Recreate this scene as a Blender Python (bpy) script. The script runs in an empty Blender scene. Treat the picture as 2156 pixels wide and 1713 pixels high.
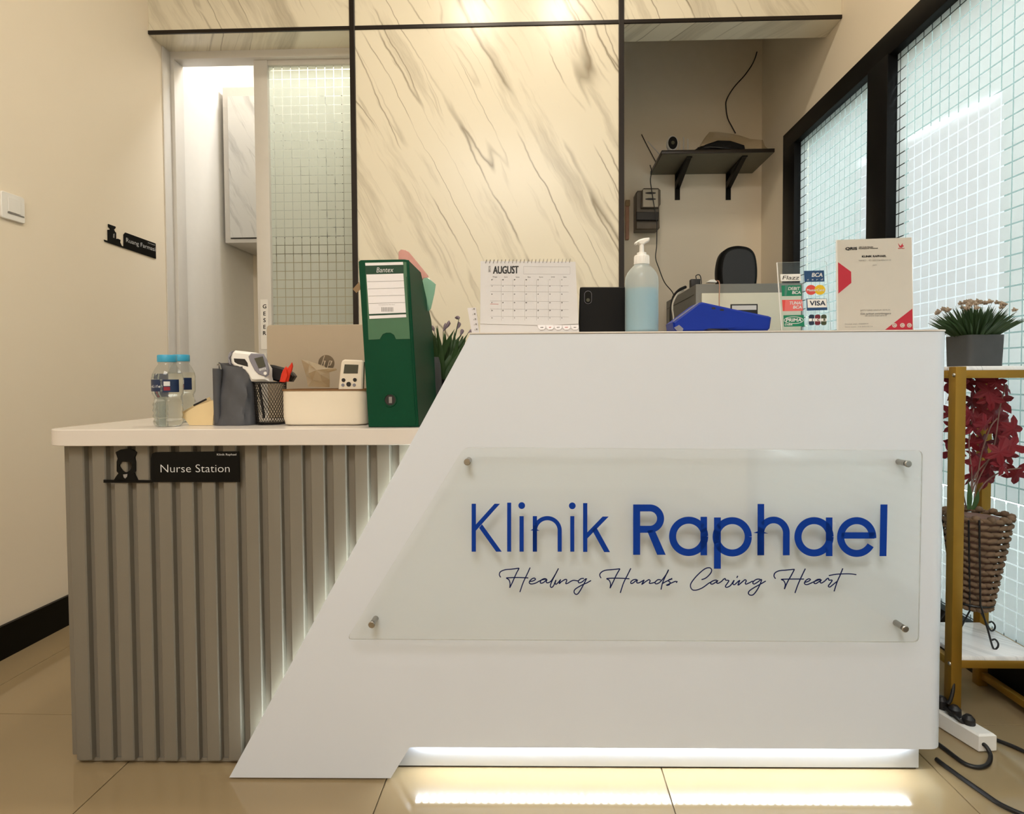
import bpy, bmesh, math, random
from mathutils import Vector, Matrix
from mathutils.geometry import tessellate_polygon
random.seed(7)
SC = bpy.context.scene
COL = SC.collection
PI = math.pi

# ------------------------------------------------------------------ camera
H = 0.865
FPX, YAW, PITCH, ROLL, CX, CY = 1235.27, 0.0289, 0.0282, -0.0054, 1101.3, 829.2
_xh = Vector((math.cos(YAW), math.sin(YAW), 0)); _yh = Vector((-math.sin(YAW), math.cos(YAW), 0)); _zh = Vector((0, 0, 1))
FW = _yh*math.cos(PITCH) - _zh*math.sin(PITCH); _u = _yh*math.sin(PITCH) + _zh*math.cos(PITCH)
RT = _xh*math.cos(ROLL) + _u*math.sin(ROLL); UP = -_xh*math.sin(ROLL) + _u*math.cos(ROLL)
CAMO = Vector((0, 0, H))
cd = bpy.data.cameras.new('camera'); cam = bpy.data.objects.new('camera', cd); COL.objects.link(cam)
cam.matrix_world = Matrix(((RT.x, UP.x, -FW.x, 0), (RT.y, UP.y, -FW.y, 0), (RT.z, UP.z, -FW.z, H), (0, 0, 0, 1)))
cd.sensor_width = 36; cd.lens = FPX/2156*36; cd.clip_start = 0.05
cd.shift_x = -(CX-1078)/2156; cd.shift_y = -(856.5-CY)/2156
SC.camera = cam

# ------------------------------------------------------------------ light, world, exposure
SC.view_settings.view_transform = 'Standard'; SC.view_settings.look = 'None'
SC.view_settings.gamma = 1; SC.view_settings.exposure = 0.0
try: SC.view_settings.use_curve_mapping = False
except Exception: pass
w = bpy.data.worlds.new('sky'); SC.world = w; w.use_nodes = True
bg = w.node_tree.nodes['Background']; bg.inputs[0].default_value = (0.86, 0.94, 1.0, 1); bg.inputs[1].default_value = 13.5

def light(name, kind, loc, energy, color, size=0.3, size_y=None, target=None, spot=None, blend=0.5):
    d = bpy.data.lights.new(name, kind); o = bpy.data.objects.new(name, d); COL.objects.link(o)
    d.energy = energy; d.color = color
    if kind == 'AREA':
        d.size = size
        if size_y: d.shape = 'RECTANGLE'; d.size_y = size_y
    else: d.shadow_soft_size = size
    if spot: d.spot_size = math.radians(spot); d.spot_blend = blend
    o.location = loc
    if target is not None:
        o.rotation_euler = (Vector(target)-Vector(loc)).to_track_quat('-Z', 'Y').to_euler()
    return o
CZ = 3.0
for x_ in (-0.37, 0.13):
    light('downlight_light', 'AREA', (x_, 1.58, CZ-0.012), 9.6, (1.0, 0.88, 0.70), 0.15)
light('ceiling_panel_light', 'AREA', (-0.3, -1.1, CZ-0.03), 46, (0.92, 0.96, 1.0), 1.2)
light('pharmacy_light', 'AREA', (-1.0, 3.05, 2.96), 15, (0.92, 0.96, 1.0), 0.3)

# ------------------------------------------------------------------ where a line of sight meets a plane (used to read positions off the photograph)
def ray(px, py): return FW + RT*((px-CX)/FPX) - UP*((py-CY)/FPX)
def atX(px, py, v): d = ray(px, py); return CAMO + d*(v/d.x)
def atY(px, py, v): d = ray(px, py); return CAMO + d*(v/d.y)
def atZ(px, py, v=0.0): d = ray(px, py); return CAMO + d*((v-H)/d.z)
DYAW, DY0 = 0.0143, 1.2343                      # the desk stands turned by 0.8 degrees
_c, _s = math.cos(DYAW), math.sin(DYAW)
def toD(P): return Vector((_c*P[0]+_s*(P[1]-DY0), -_s*P[0]+_c*(P[1]-DY0), P[2]))
def frD(P): return Vector((_c*P[0]-_s*P[1], DY0+_s*P[0]+_c*P[1], P[2]))
def atD(px, py, y=0.0):
    n = Vector((-_s, _c, 0)); d = ray(px, py); o = Vector((0, DY0, 0)) + n*y
    return toD(CAMO + d*((o-CAMO).dot(n)/d.dot(n)))
def atDZ(px, py, z): return toD(atZ(px, py, z))

# ------------------------------------------------------------------ materials
def lin(c):
    def f(v): v /= 255.0; return v/12.92 if v <= 0.04045 else ((v+0.055)/1.055)**2.4
    return (f(c[0]), f(c[1]), f(c[2]), 1)
class NT:
    def __init__(s, name):
        s.m = bpy.data.materials.new(name); s.m.use_nodes = True; s.t = s.m.node_tree
        s.b = s.t.nodes['Principled BSDF']; s.out = s.t.nodes['Material Output']
    def n(s, k, **kw):
        x = s.t.nodes.new(k)
        for a, v in kw.items(): setattr(x, a, v)
        return x
    def l(s, a, b): s.t.links.new(a, b)
    def obj(s):
        return s.n('ShaderNodeTexCoord').outputs['Object']
def mat(name, c, rough=0.5, metal=0.0, var=0.06, vs=30.0, bump=0.0, bs=200.0, trans=0.0, ior=1.45, coat=0.0, spec=0.5, stretch=None):
    q = NT(name); b = q.b; co = q.obj()
    if stretch:
        mp = q.n('ShaderNodeMapping'); mp.inputs['Scale'].default_value = stretch; q.l(co, mp.inputs[0]); co = mp.outputs[0]
    nz = q.n('ShaderNodeTexNoise'); nz.inputs['Scale'].default_value = vs; nz.inputs['Detail'].default_value = 3; q.l(co, nz.inputs['Vector'])
    mx = q.n('ShaderNodeMix', data_type='RGBA'); L = lin(c)
    mx.inputs[6].default_value = tuple(max(0, v*(1-var)) for v in L[:3])+(1,); mx.inputs[7].default_value = tuple(min(1, v*(1+var)) for v in L[:3])+(1,)
    q.l(nz.outputs[0], mx.inputs[0]); q.l(mx.outputs[2], b.inputs['Base Color'])
    b.inputs['Roughness'].default_value = rough; b.inputs['Metallic'].default_value = metal
    b.inputs['IOR'].default_value = ior; b.inputs['Transmission Weight'].default_value = trans
    b.inputs['Coat Weight'].default_value = coat; b.inputs['Specular IOR Level'].default_value = spec
    if bump:
        n2 = q.n('ShaderNodeTexNoise'); n2.inputs['Scale'].default_value = bs; q.l(co, n2.inputs['Vector'])
        bp = q.n('ShaderNodeBump'); bp.inputs['Strength'].default_value = bump; bp.inputs['Distance'].default_value = 0.002
        q.l(n2.outputs[0], bp.inputs['Height']); q.l(bp.outputs[0], b.inputs['Normal'])
    return q.m
def emit(name, c, s):
    q = NT(name); q.b.inputs['Base Color'].default_value = lin(c); q.b.inputs['Emission Color'].default_value = lin(c); q.b.inputs['Emission Strength'].default_value = s
    return q.m
def clear(name, c=(255, 255, 255), amount=0.92, rough=0.02, body=None):
    """thin clear plastic or glass: light passes straight through, the surface mirrors at grazing angles"""
    q = NT(name); t = q.n('ShaderNodeBsdfTransparent'); t.inputs[0].default_value = tuple(v*amount for v in lin(c)[:3])+(1,)
    g = q.n('ShaderNodeBsdfGlossy'); g.inputs['Roughness'].default_value = rough
    lw = q.n('ShaderNodeLayerWeight'); lw.inputs['Blend'].default_value = 0.5
    pw5 = q.n('ShaderNodeMath', operation='POWER'); q.l(lw.outputs['Facing'], pw5.inputs[0]); pw5.inputs[1].default_value = 5
    f = q.n('ShaderNodeMath', operation='MULTIPLY_ADD'); q.l(pw5.outputs[0], f.inputs[0]); f.inputs[1].default_value = 0.9; f.inputs[2].default_value = 0.035
    nz = q.n('ShaderNodeTexNoise'); nz.inputs['Scale'].default_value = 3; q.l(q.obj(), nz.inputs['Vector'])
    bp = q.n('ShaderNodeBump'); bp.inputs['Strength'].default_value = 0.02; q.l(nz.outputs[0], bp.inputs['Height']); q.l(bp.outputs[0], g.inputs['Normal'])
    m = q.n('ShaderNodeMixShader'); q.l(f.outputs[0], m.inputs[0]); q.l(t.outputs[0], m.inputs[1]); q.l(g.outputs[0], m.inputs[2])
    last = m
    if body:
        d = q.n('ShaderNodeBsdfPrincipled'); d.inputs['Base Color'].default_value = lin(body[0]); d.inputs['Roughness'].default_value = 0.4
        tr = q.n('ShaderNodeBsdfTranslucent'); tr.inputs[0].default_value = lin(body[0])
        a = q.n('ShaderNodeMixShader'); a.inputs[0].default_value = 0.5; q.l(d.outputs[0], a.inputs[1]); q.l(tr.outputs[0], a.inputs[2])
        m2 = q.n('ShaderNodeMixShader'); m2.inputs[0].default_value = body[1]; q.l(m.outputs[0], m2.inputs[1]); q.l(a.outputs[0], m2.inputs[2]); last = m2
    q.l(last.outputs[0], q.out.inputs[0]); return q.m
def frosted(name, c, tr, df, var=0.03):
    q = NT(name); a = q.n('ShaderNodeBsdfTranslucent'); a.inputs[0].default_value = tuple(v*tr for v in lin(c)[:3])+(1,)
    d = q.n('ShaderNodeBsdfDiffuse'); d.inputs[0].default_value = tuple(v*df for v in lin(c)[:3])+(1,)
    nz = q.n('ShaderNodeTexNoise'); nz.inputs['Scale'].default_value = 2.0; q.l(q.obj(), nz.inputs['Vector'])
    m = q.n('ShaderNodeAddShader'); q.l(a.outputs[0], m.inputs[0]); q.l(d.outputs[0], m.inputs[1]); q.l(m.outputs[0], q.out.inputs[0])
    bp = q.n('ShaderNodeBump'); bp.inputs['Strength'].default_value = 0.05; q.l(nz.outputs[0], bp.inputs['Height']); q.l(bp.outputs[0], d.inputs['Normal'])
    return q.m
def marble(name, base, vein, rough=0.22, scale=1.0, amount=1.0):
    q = NT(name); co = q.obj()
    def dot(v):
        d = q.n('ShaderNodeVectorMath', operation='DOT_PRODUCT'); q.l(co, d.inputs[0]); d.inputs[1].default_value = v; return d.outputs['Value']
    def comb(a, b, c=0.0):
        x = q.n('ShaderNodeCombineXYZ'); q.l(a, x.inputs[0]); q.l(b, x.inputs[1]); x.inputs[2].default_value = c; return x.outputs[0]
    def mul(a, k):
        x = q.n('ShaderNodeMath', operation='MULTIPLY'); q.l(a, x.inputs[0])
        if isinstance(k, (int, float)): x.inputs[1].default_value = k
        else: q.l(k, x.inputs[1])
        return x.outputs[0]
    def noise(v, s, d=4, r=0.55):
        x = q.n('ShaderNodeTexNoise'); x.inputs['Scale'].default_value = s; x.inputs['Detail'].default_value = d; x.inputs['Roughness'].default_value = r; q.l(v, x.inputs['Vector']); return x.outputs[0]
    def ramp(v, pts):
        x = q.n('ShaderNodeValToRGB'); e = x.color_ramp.elements
        e[0].position, e[0].color = pts[0][0], (pts[0][1],)*3+(1,); e[1].position, e[1].color = pts[-1][0], (pts[-1][1],)*3+(1,)
        for p, c in pts[1:-1]: k = e.new(p); k.color = (c, c, c, 1)
        q.l(v, x.inputs[0]); return x.outputs[0]
    u = dot((0.47, -0.35, -0.88)); v = dot((0.88, 0.6, 0.47))
    # wander of the veins
    wob = q.n('ShaderNodeMath', operation='SUBTRACT'); q.l(noise(comb(u, mul(v, 0.3), 3.0), 4.0*scale, 4, 0.5), wob.inputs[0]); wob.inputs[1].default_value = 0.5
    v2 = q.n('ShaderNodeMath', operation='ADD'); q.l(v, v2.inputs[0]); q.l(mul(wob.outputs[0], 0.06), v2.inputs[1]); v2 = v2.outputs[0]
    def veins(su, sv, z, wd, seed):
        n = noise(comb(mul(u, su*0.7), mul(v2, sv), seed), 1.0, 1, 0.35)
        line = ramp(n, [(0.5-wd, 0), (0.5-wd*0.15, 0.9), (0.5, 1), (0.5+wd*0.5, 0.25), (0.5+wd, 0)])
        brk = ramp(noise(comb(mul(u, su*1.6), mul(v, sv*0.5), seed+7), 1.2, 2), [(0.48, 0), (0.58, 1)])
        return mul(mul(line, brk), z)
    A = veins(0.7*scale, 4.6*scale, 0.95, 0.014, 1.3); B = veins(1.0*scale, 8*scale, 0.85, 0.014, 5.1); Cc = veins(1.5*scale, 15*scale, 0.32, 0.022, 9.4)
    cloud = ramp(noise(comb(mul(u, 0.9*scale), mul(v2, 8*scale), 2.2), 1.0, 5, 0.65), [(0.52, 0), (0.70, 0.5)])
    def mxx(a, b):
        x = q.n('ShaderNodeMath', operation='MAXIMUM'); q.l(a, x.inputs[0]); q.l(b, x.inputs[1]); return x.outputs[0]
    tot = mul(mxx(mxx(A, B), mxx(Cc, cloud)), amount)
    mx = q.n('ShaderNodeMix', data_type='RGBA'); mx.inputs[6].default_value = lin(base); mx.inputs[7].default_value = lin(vein)
    q.l(tot, mx.inputs[0]); q.l(mx.outputs[2], q.b.inputs['Base Color']); q.b.inputs['Roughness'].default_value = rough
    return q.m

M = dict(
 wall=mat('cream_paint', (238, 225, 204), 0.6, bump=0.03, bs=90, var=0.02, vs=3),
 ceil=mat('ceiling_paint', (238, 234, 226), 0.7, var=0.02),
 tile=mat('polished_cream_tile', (154, 134, 102), 0.07, var=0.05, vs=4, spec=0.6),
 grout=mat('grout', (120, 105, 82), 0.8),
 black=mat('black_gloss', (5, 5, 5), 0.35, var=0.2, spec=0.2),
 frame=mat('black_frame', (9, 9, 11), 0.5, var=0.2, spec=0.2),
 bronze=mat('dark_bronze_trim', (26, 17, 12), 0.35, metal=0.2, var=0.2),
 marble=marble('cream_marble', (230, 222, 202), (136, 124, 102), 0.27),
 marblew=marble('grey_marble', (222, 222, 220), (120, 122, 124), 0.25, 1.6),
 marbles=marble('shelf_marble', (238, 238, 240), (150, 152, 160), 0.2, 3.0, 0.8),
 lam=mat('white_laminate', (216, 221, 230), 0.28, var=0.01, vs=4),
 lamedge=mat('laminate_edge', (200, 198, 194), 0.5, var=0.02),
 top=mat('counter_laminate', (218, 210, 202), 0.25, var=0.03, vs=5),
 grey=mat('grey_fluted_board', (122, 115, 103), 0.42, var=0.06, vs=60, stretch=(1, 1, 0.02)),
 white=mat('white_plastic', (236, 233, 228), 0.35, var=0.02),
 offw=mat('aluminium_white', (214, 210, 204), 0.4, var=0.03),
 steel=mat('brushed_steel', (170, 166, 160), 0.28, metal=1.0, var=0.1, vs=300),
 gold=mat('gold_paint', (152, 114, 38), 0.38, metal=0.55, var=0.1),
 blue=mat('blue_vinyl', (2, 54, 150), 0.5, spec=0.2, var=0.03),
 navy=mat('navy_vinyl', (10, 24, 78), 0.5, spec=0.2, var=0.03),
 bodyblue=mat('blue_plastic', (8, 46, 152), 0.45, spec=0.3, var=0.08, bump=0.02),
 green=mat('green_board', (0, 66, 42), 0.5, spec=0.2, var=0.10, vs=12, bump=0.05, bs=500),
 greenl=mat('green_pocket', (70, 112, 84), 0.25, var=0.05),
 greend=mat('green_edge', (6, 60, 40), 0.4),
 paper=mat('paper', (212, 209, 209), 0.75, var=0.02),
 paperl=mat('label_paper', (238, 234, 236), 0.7, var=0.02),
 ink=mat('black_ink', (22, 20, 20), 0.6, var=0.1),
 inkg=mat('grey_ink', (140, 136, 132), 0.7, var=0.1),
 inkp=mat('pale_ink', (172, 168, 164), 0.7, var=0.05),
 inkr=mat('red_ink', (196, 60, 56), 0.6, var=0.05),
 signw=mat('white_print', (215, 215, 215), 0.5, var=0.02),
 cardcream=mat('cream_card', (202, 194, 182), 0.4, var=0.03),
 red=mat('red_print', (184, 34, 52), 0.45, var=0.05),
 fabric=mat('grey_nylon', (74, 75, 80), 0.45, var=0.25, vs=25, bump=0.25, bs=60),
 mesh=mat('black_wire', (30, 27, 26), 0.35, metal=0.4, var=0.1),
 laptop=mat('silver_lid', (182, 168, 148), 0.42, metal=0.35, var=0.03),
 logo=mat('lid_logo', (122, 110, 94), 0.2, metal=0.7, var=0.05),
 bamboo=mat('dark_bamboo', (128, 92, 56), 0.5, var=0.25, vs=90, stretch=(0.1, 1, 1)),
 cream=mat('cream_plastic', (232, 220, 200), 0.4, var=0.02),
 redp=mat('orange_red_plastic', (214, 48, 20), 0.4, var=0.15),
 thermg=mat('grey_plastic', (134, 132, 142), 0.4, var=0.05),
 dark=mat('dark_plastic', (34, 32, 33), 0.4, var=0.1),
 lcd=mat('lcd_glass', (74, 74, 62), 0.15, var=0.08),
 cap=mat('cyan_cap', (58, 158, 196), 0.35, var=0.08),
 pet=clear('clear_bottle_plastic', (250, 252, 252), 0.93, 0.05, body=((235, 238, 236), 0.05)),
 water=mat('water', (250, 253, 252), 0.02, trans=1.0, ior=1.33, var=0.0),
 gel=mat('pale_blue_gel', (138, 200, 226), 0.2, var=0.02, trans=0.15),
 hdpe=clear('milky_bottle_plastic', (250, 252, 252), 0.9, 0.3, body=((240, 243, 240), 0.42)),
 acr=clear('clear_acrylic', (254, 255, 254), 0.995, 0.05),
 acredge=clear('acrylic_edge', (230, 232, 230), 0.8, 0.1, body=((225, 226, 224), 0.5)),
 glass=clear('window_glass', (248, 252, 250), 0.98, 0.01),
 bag=clear('clear_bag', (245, 240, 230), 0.93, 0.12),
 tissue=clear('crumpled_bag', (240, 230, 215), 0.7, 0.2, body=((232, 216, 190), 0.55)),
 pinks=clear('pink_sleeve', (255, 230, 230), 0.93, 0.15, body=((246, 190, 190), 0.3)),
 teals=clear('teal_sleeve', (215, 245, 238), 0.93, 0.15, body=((170, 225, 212), 0.3)),
 film=frosted('frosted_film', (248, 248, 247), 0.66, 0.24),
 film2=frosted('frosted_film_inside', (236, 240, 232), 0.60, 0.36),
 standin=frosted('bright_standin_sheet', (250, 244, 247), 0.85, 0.05),
 outwall=mat('outside_wall', (40, 54, 50), 0.8, var=0.15, vs=1.0),
 outfloor=mat('outside_paving', (120, 120, 118), 0.8, var=0.15, vs=2.0),
 leaf=mat('green_leaf', (44, 74, 30), 0.5, var=0.35, vs=14),
 leafb=mat('blade_leaf', (50, 72, 40), 0.5, var=0.4, vs=20),
 bud=mat('purple_grey_bud', (110, 96, 108), 0.5, var=0.3, vs=60),
 flower=mat('pale_flower', (180, 160, 140), 0.6, var=0.15, vs=60),
 redleaf=mat('crimson_leaf', (112, 4, 24), 0.6, var=0.3, vs=18),
 stem=mat('brown_stem', (120, 92, 82), 0.6, var=0.2),
 basket=mat('water_hyacinth', (110, 88, 68), 0.7, var=0.5, vs=40, bump=0.4, bs=150),
 potg=mat('charcoal_pot', (66, 67, 68), 0.6, var=0.15, vs=40, bump=0.1),
 potb=mat('black_pot', (9, 9, 10), 0.55, var=0.1, spec=0.25),
 iron=mat('black_iron', (24, 24, 26), 0.4, var=0.1),
 cable=mat('black_cable', (22, 20, 20), 0.45, var=0.1),
 cablew=mat('white_cable', (190, 182, 170), 0.5, var=0.1),
 cabg=mat('grey_cabinet', (118, 116, 110), 0.4, var=0.05),
 cabc=mat('cream_drawer', (212, 208, 190), 0.4, var=0.02),
 shelf=mat('dark_shelf', (40, 32, 26), 0.35, var=0.15),
 shelfu=mat('shelf_underside', (104, 100, 84), 0.5, var=0.08),
 meter=mat('meter_housing', (98, 88, 76), 0.35, var=0.2, vs=20),
 meterf=mat('meter_window', (186, 176, 158), 0.3, var=0.1),
 wood=mat('pinkish_wood', (186, 140, 116), 0.6, var=0.15, vs=30),
 card=mat('tan_board', (222, 196, 148), 0.6, var=0.05),
 tab=mat('kraft_tab', (150, 122, 88), 0.7, var=0.1),
 stkgreen=mat('sticker_green', (8, 122, 88), 0.4, var=0.04), stkpink=mat('sticker_pink', (224, 108, 104), 0.4, var=0.04),
 stkblue=mat('sticker_blue', (28, 68, 112), 0.4, var=0.05), stkred=mat('sticker_red', (214, 74, 66), 0.4, var=0.03), stkyel=mat('sticker_yellow', (224, 184, 24), 0.4, var=0.03),
 stkdb=mat('sticker_deep_blue', (26, 42, 66), 0.4), stkmar=mat('sticker_maroon', (108, 26, 42), 0.4), stkol=mat('sticker_olive', (60, 66, 40), 0.4),
 labelb=mat('bottle_label', (28, 44, 78), 0.35, var=0.35, vs=60), labelr=mat('label_red', (140, 36, 52), 0.4),
 leds=emit('slant_led', (232, 244, 240), 32.0),
 led=emit('led_strip', (230, 240, 246), 58.0), lamp=emit('lamp_diffuser', (255, 240, 215), 4.0),
)

# ------------------------------------------------------------------ mesh building
_fontc = {}
def text_tris(s, thin=0.0):
    key = (s, thin)
    if key in _fontc: return _fontc[key]
    c = bpy.data.curves.new('t', 'FONT'); c.body = s; c.size = 1.0; c.align_x = 'CENTER'; c.align_y = 'CENTER'; c.resolution_u = 3; c.offset = thin; c.fill_mode = 'FRONT' if hasattr(c, 'fill_mode') else c.fill_mode
    o = bpy.data.objects.new('t', c); COL.objects.link(o); bpy.context.view_layer.update()
    me = bpy.data.meshes.new_from_object(o.evaluated_get(bpy.context.evaluated_depsgraph_get()))
    vs = [v.co.copy() for v in me.vertices]; fs = [tuple(p.vertices) for p in me.polygons]
    bpy.data.objects.remove(o); bpy.data.curves.remove(c); bpy.data.meshes.remove(me)
    if vs:
        x0, x1 = min(v.x for v in vs), max(v.x for v in vs); y0, y1 = min(v.y for v in vs), max(v.y for v in vs)
    else: x0 = x1 = y0 = y1 = 0
    _fontc[key] = (vs, fs, (x0, x1, y0, y1)); return _fontc[key]

class MB:
    def __init__(s): s.v = []; s.f = []; s.mi = []
    def add(s, vs, fs, mi=0):
        n = len(s.v); s.v += [Vector(v) for v in vs]; s.f += [tuple(i+n for i in f) for f in fs]; s.mi += [mi]*len(fs); return s
    def box(s, a, b, mi=0, bev=0.0):
        x0, y0, z0 = [min(a[i], b[i]) for i in range(3)]; x1, y1, z1 = [max(a[i], b[i]) for i in range(3)]
        if bev > 0:
            bm = bmesh.new(); bmesh.ops.create_cube(bm, size=1.0)
            for v in bm.verts: v.co = Vector(((x0+x1)/2+v.co.x*(x1-x0), (y0+y1)/2+v.co.y*(y1-y0), (z0+z1)/2+v.co.z*(z1-z0)))
            bmesh.ops.bevel(bm, geom=list(bm.edges), offset=min(bev, (x1-x0)/2.1, (y1-y0)/2.1, (z1-z0)/2.1), segments=2, affect='EDGES', profile=0.5)
            bm.verts.ensure_lookup_table(); s.add([v.co.copy() for v in bm.verts], [[v.index for v in f.verts] for f in bm.faces], mi); bm.free(); return s
        vs = [(x0,y0,z0),(x1,y0,z0),(x1,y1,z0),(x0,y1,z0),(x0,y0,z1),(x1,y0,z1),(x1,y1,z1),(x0,y1,z1)]
        return s.add(vs, [(0,3,2,1),(4,5,6,7),(0,1,5,4),(1,2,6,5),(2,3,7,6),(3,0,4,7)], mi)
    def prism(s, pts, off, mi=0, mi_side=None, bev=0.0):
        """planar polygon pts (3D) pushed along the vector off"""
        pts = [Vector(p) for p in pts]; off = Vector(off); n = len(pts)
        nr = Vector((0, 0, 0))
        for i in range(n): nr += pts[i].cross(pts[(i+1) % n])
        if nr.dot(off) > 0: pts = pts[::-1]
        tr = tessellate_polygon([pts])
        nt = Vector((0,0,0))
        fr = [tuple(t) for t in tr]
        # orient front faces away from off
        a, b, c = [pts[i] for i in fr[0]]
        if (b-a).cross(c-a).dot(off) > 0: fr = [t[::-1] for t in fr]
        if bev > 0:
            # chamfer: front ring shrunk
            cen = sum(pts, Vector())/n
            inner = []
            for i in range(n):
                e1 = (pts[i]-pts[i-1]).normalized(); e2 = (pts[(i+1) % n]-pts[i]).normalized()
                nn = off.normalized(); m1 = nn.cross(e1); m2 = nn.cross(e2); m = (m1+m2)
                if m.length < 1e-6: m = m1
                m.normalize(); k = bev/max(0.35, m.dot(m1))
                q = pts[i]+m*k
                if (q-cen).length > (pts[i]-cen).length: q = pts[i]-m*k
                inner.append(q)
            f0 = off.normalized()*bev
            rings = [inner, [p+f0 for p in pts], [p+off-f0 for p in pts], [p+off for p in inner]]
            vs = [v for r in rings for v in r]; fs = []
            for k in range(3):
                for i in range(n):
                    j = (i+1) % n; fs.append((k*n+i, (k+1)*n+i, (k+1)*n+j, k*n+j))
            s.add(vs, fs, mi if mi_side is None else mi_side)
            s.add(inner, fr, mi); s.add([p+off for p in inner], [t[::-1] for t in fr], mi); return s
        s.add(pts+[p+off for p in pts], fr+[tuple(i+n for i in t[::-1]) for t in fr], mi)
        s.add(pts+[p+off for p in pts], [(i, i+n, (i+1) % n+n, (i+1) % n) for i in range(n)], mi if mi_side is None else mi_side); return s
    def tube(s, path, r, seg=8, mi=0, closed=False):
        P = [Vector(p) for p in path]; n = len(P); R = r if isinstance(r, (list, tuple)) else [r]*n
        vs = []; fs = []; prev = None
        for i in range(n):
            a = P[(i-1) % n] if (closed or i > 0) else P[i]; b = P[(i+1) % n] if (closed or i < n-1) else P[i]
            t = (b-a).normalized()
            if prev is None: x = t.orthogonal().normalized()
            else:
                x = prev - t*prev.dot(t)
                x = x.normalized() if x.length > 1e-6 else t.orthogonal().normalized()
            prev = x; y = t.cross(x)
            for k in range(seg):
                g = 2*PI*k/seg; vs.append(P[i] + (x*math.cos(g)+y*math.sin(g))*R[i])
        m = n if closed else n-1
        for i in range(m):
            for k in range(seg):
                k2 = (k+1) % seg; j = (i+1) % n
                fs.append((i*seg+k, i*seg+k2, j*seg+k2, j*seg+k))
        if not closed: fs.append(tuple(range(seg))[::-1]); fs.append(tuple((n-1)*seg+k for k in range(seg)))
        return s.add(vs, fs, mi)
    def lathe(s, prof, c=(0, 0, 0), seg=32, mi=0, sx=1.0, sy=1.0, ax=None):
        """prof: list of (radius, height); ax: a Matrix (3x3) turning local z"""
        vs = []; fs = []; c = Vector(c); n = len(prof)
        for r, z in prof:
            for k in range(seg):
                g = 2*PI*k/seg; v = Vector((r*sx*math.cos(g), r*sy*math.sin(g), z))
                vs.append(c + (ax @ v if ax else v))
        for i in range(n-1):
            for k in range(seg):
                k2 = (k+1) % seg; fs.append((i*seg+k, i*seg+k2, (i+1)*seg+k2, (i+1)*seg+k))
        if prof[0][0] > 1e-5: fs.append(tuple(range(seg))[::-1])
        if prof[-1][0] > 1e-5: fs.append(tuple((n-1)*seg+k for k in range(seg)))
        return s.add(vs, fs, mi)
    def text(s, txt, o, ux, uz, height=None, width=None, mi=0, shear=0.0, bold=0.0, align='C', thin=0.0, yc=None):
        """flat lettering centred at o; ux, uz: unit directions of writing and of up; height: cap height"""
        vs, fs, (x0, x1, y0, y1) = text_tris(txt, thin); o = Vector(o); ux = Vector(ux); uz = Vector(uz)
        if not vs: return s
        w0, h0 = (x1-x0) or 1, (y1-y0) or 1
        kz = height/0.73 if height else width/w0
        kx = (width/w0) if width else kz
        xc = (x0+x1)/2 if align == 'C' else x0
        if yc is None: yc = (y0+y1)/2
        nrm = ux.cross(uz)
        offs = [(0, 0)] if not bold else [(0, 0), (bold, 0), (0, bold), (bold, bold), (-bold, 0)]
        for n_, (dx, dy) in enumerate(offs):
            s.add([o+ux*((v.x-xc)*kx+dx+(v.y-y0)*kz*shear)+uz*((v.y-yc)*kz+dy)-nrm*(-0.00003*n_) for v in vs], fs, mi)
        return s
    def ribbon(s, path, wd, nrm, t=0.0006, mi=0, taper=False):
        """flat stroke of width wd along path, lying in the plane with normal nrm"""
        P = [Vector(p) for p in path]; nrm = Vector(nrm).normalized(); n = len(P); L = []; R_ = []
        for i in range(n):
            tg = (P[min(n-1, i+1)]-P[max(0, i-1)])
            if tg.length < 1e-9: tg = Vector((1, 0, 0))
            tg.normalize(); sd = nrm.cross(tg); w_ = wd/2
            if i > 0 and i < n-1:
                e = (P[i]-P[i-1]).normalized(); cs = max(0.45, abs(sd.dot(nrm.cross(e)))); w_ = wd/2/cs
            if taper: w_ *= 0.55+0.45*math.sin(PI*min(1, max(0, (i+0.5)/n)))
            L.append(P[i]+sd*w_); R_.append(P[i]-sd*w_)
        vs = L+R_+[p-nrm*t for p in L+R_]; fs = []
        for i in range(n-1):
            fs += [(i, i+1, n+i+1, n+i), (2*n+i, 3*n+i, 3*n+i+1, 2*n+i+1), (i, 2*n+i, 2*n+i+1, i+1), (n+i, n+i+1, 3*n+i+1, 3*n+i)]
        fs += [(0, n, 3*n, 2*n), (n-1, 3*n-1, 4*n-1, 2*n-1)]
        return s.add(vs, fs, mi)
    def build(s, name, mats, parent=None, o=None, smooth=35, kind=None, rot=0.0):
        """mats: material or list. Vertices were given in the frame (world or desk) of the thing; o is the origin in that frame."""
        if o is None: o = parent['_o'] if parent is not None and '_o' in parent else (0, 0, 0)
        o = Vector(o)
        me = bpy.data.meshes.new(name); me.from_pydata([v-o for v in s.v], [], s.f)
        for m in (mats if isinstance(mats, (list, tuple)) else [mats]): me.materials.append(m)
        me.polygons.foreach_set('material_index', s.mi)
        me.validate(); me.update()
        if smooth:
            me.polygons.foreach_set('use_smooth', [True]*len(me.polygons))
            try: me.set_sharp_from_angle(angle=math.radians(smooth))
            except Exception: pass
        ob = bpy.data.objects.new(name, me); COL.objects.link(ob)
        if parent is not None: ob.parent = parent
        if kind: ob['kind'] = kind
        return ob

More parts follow.
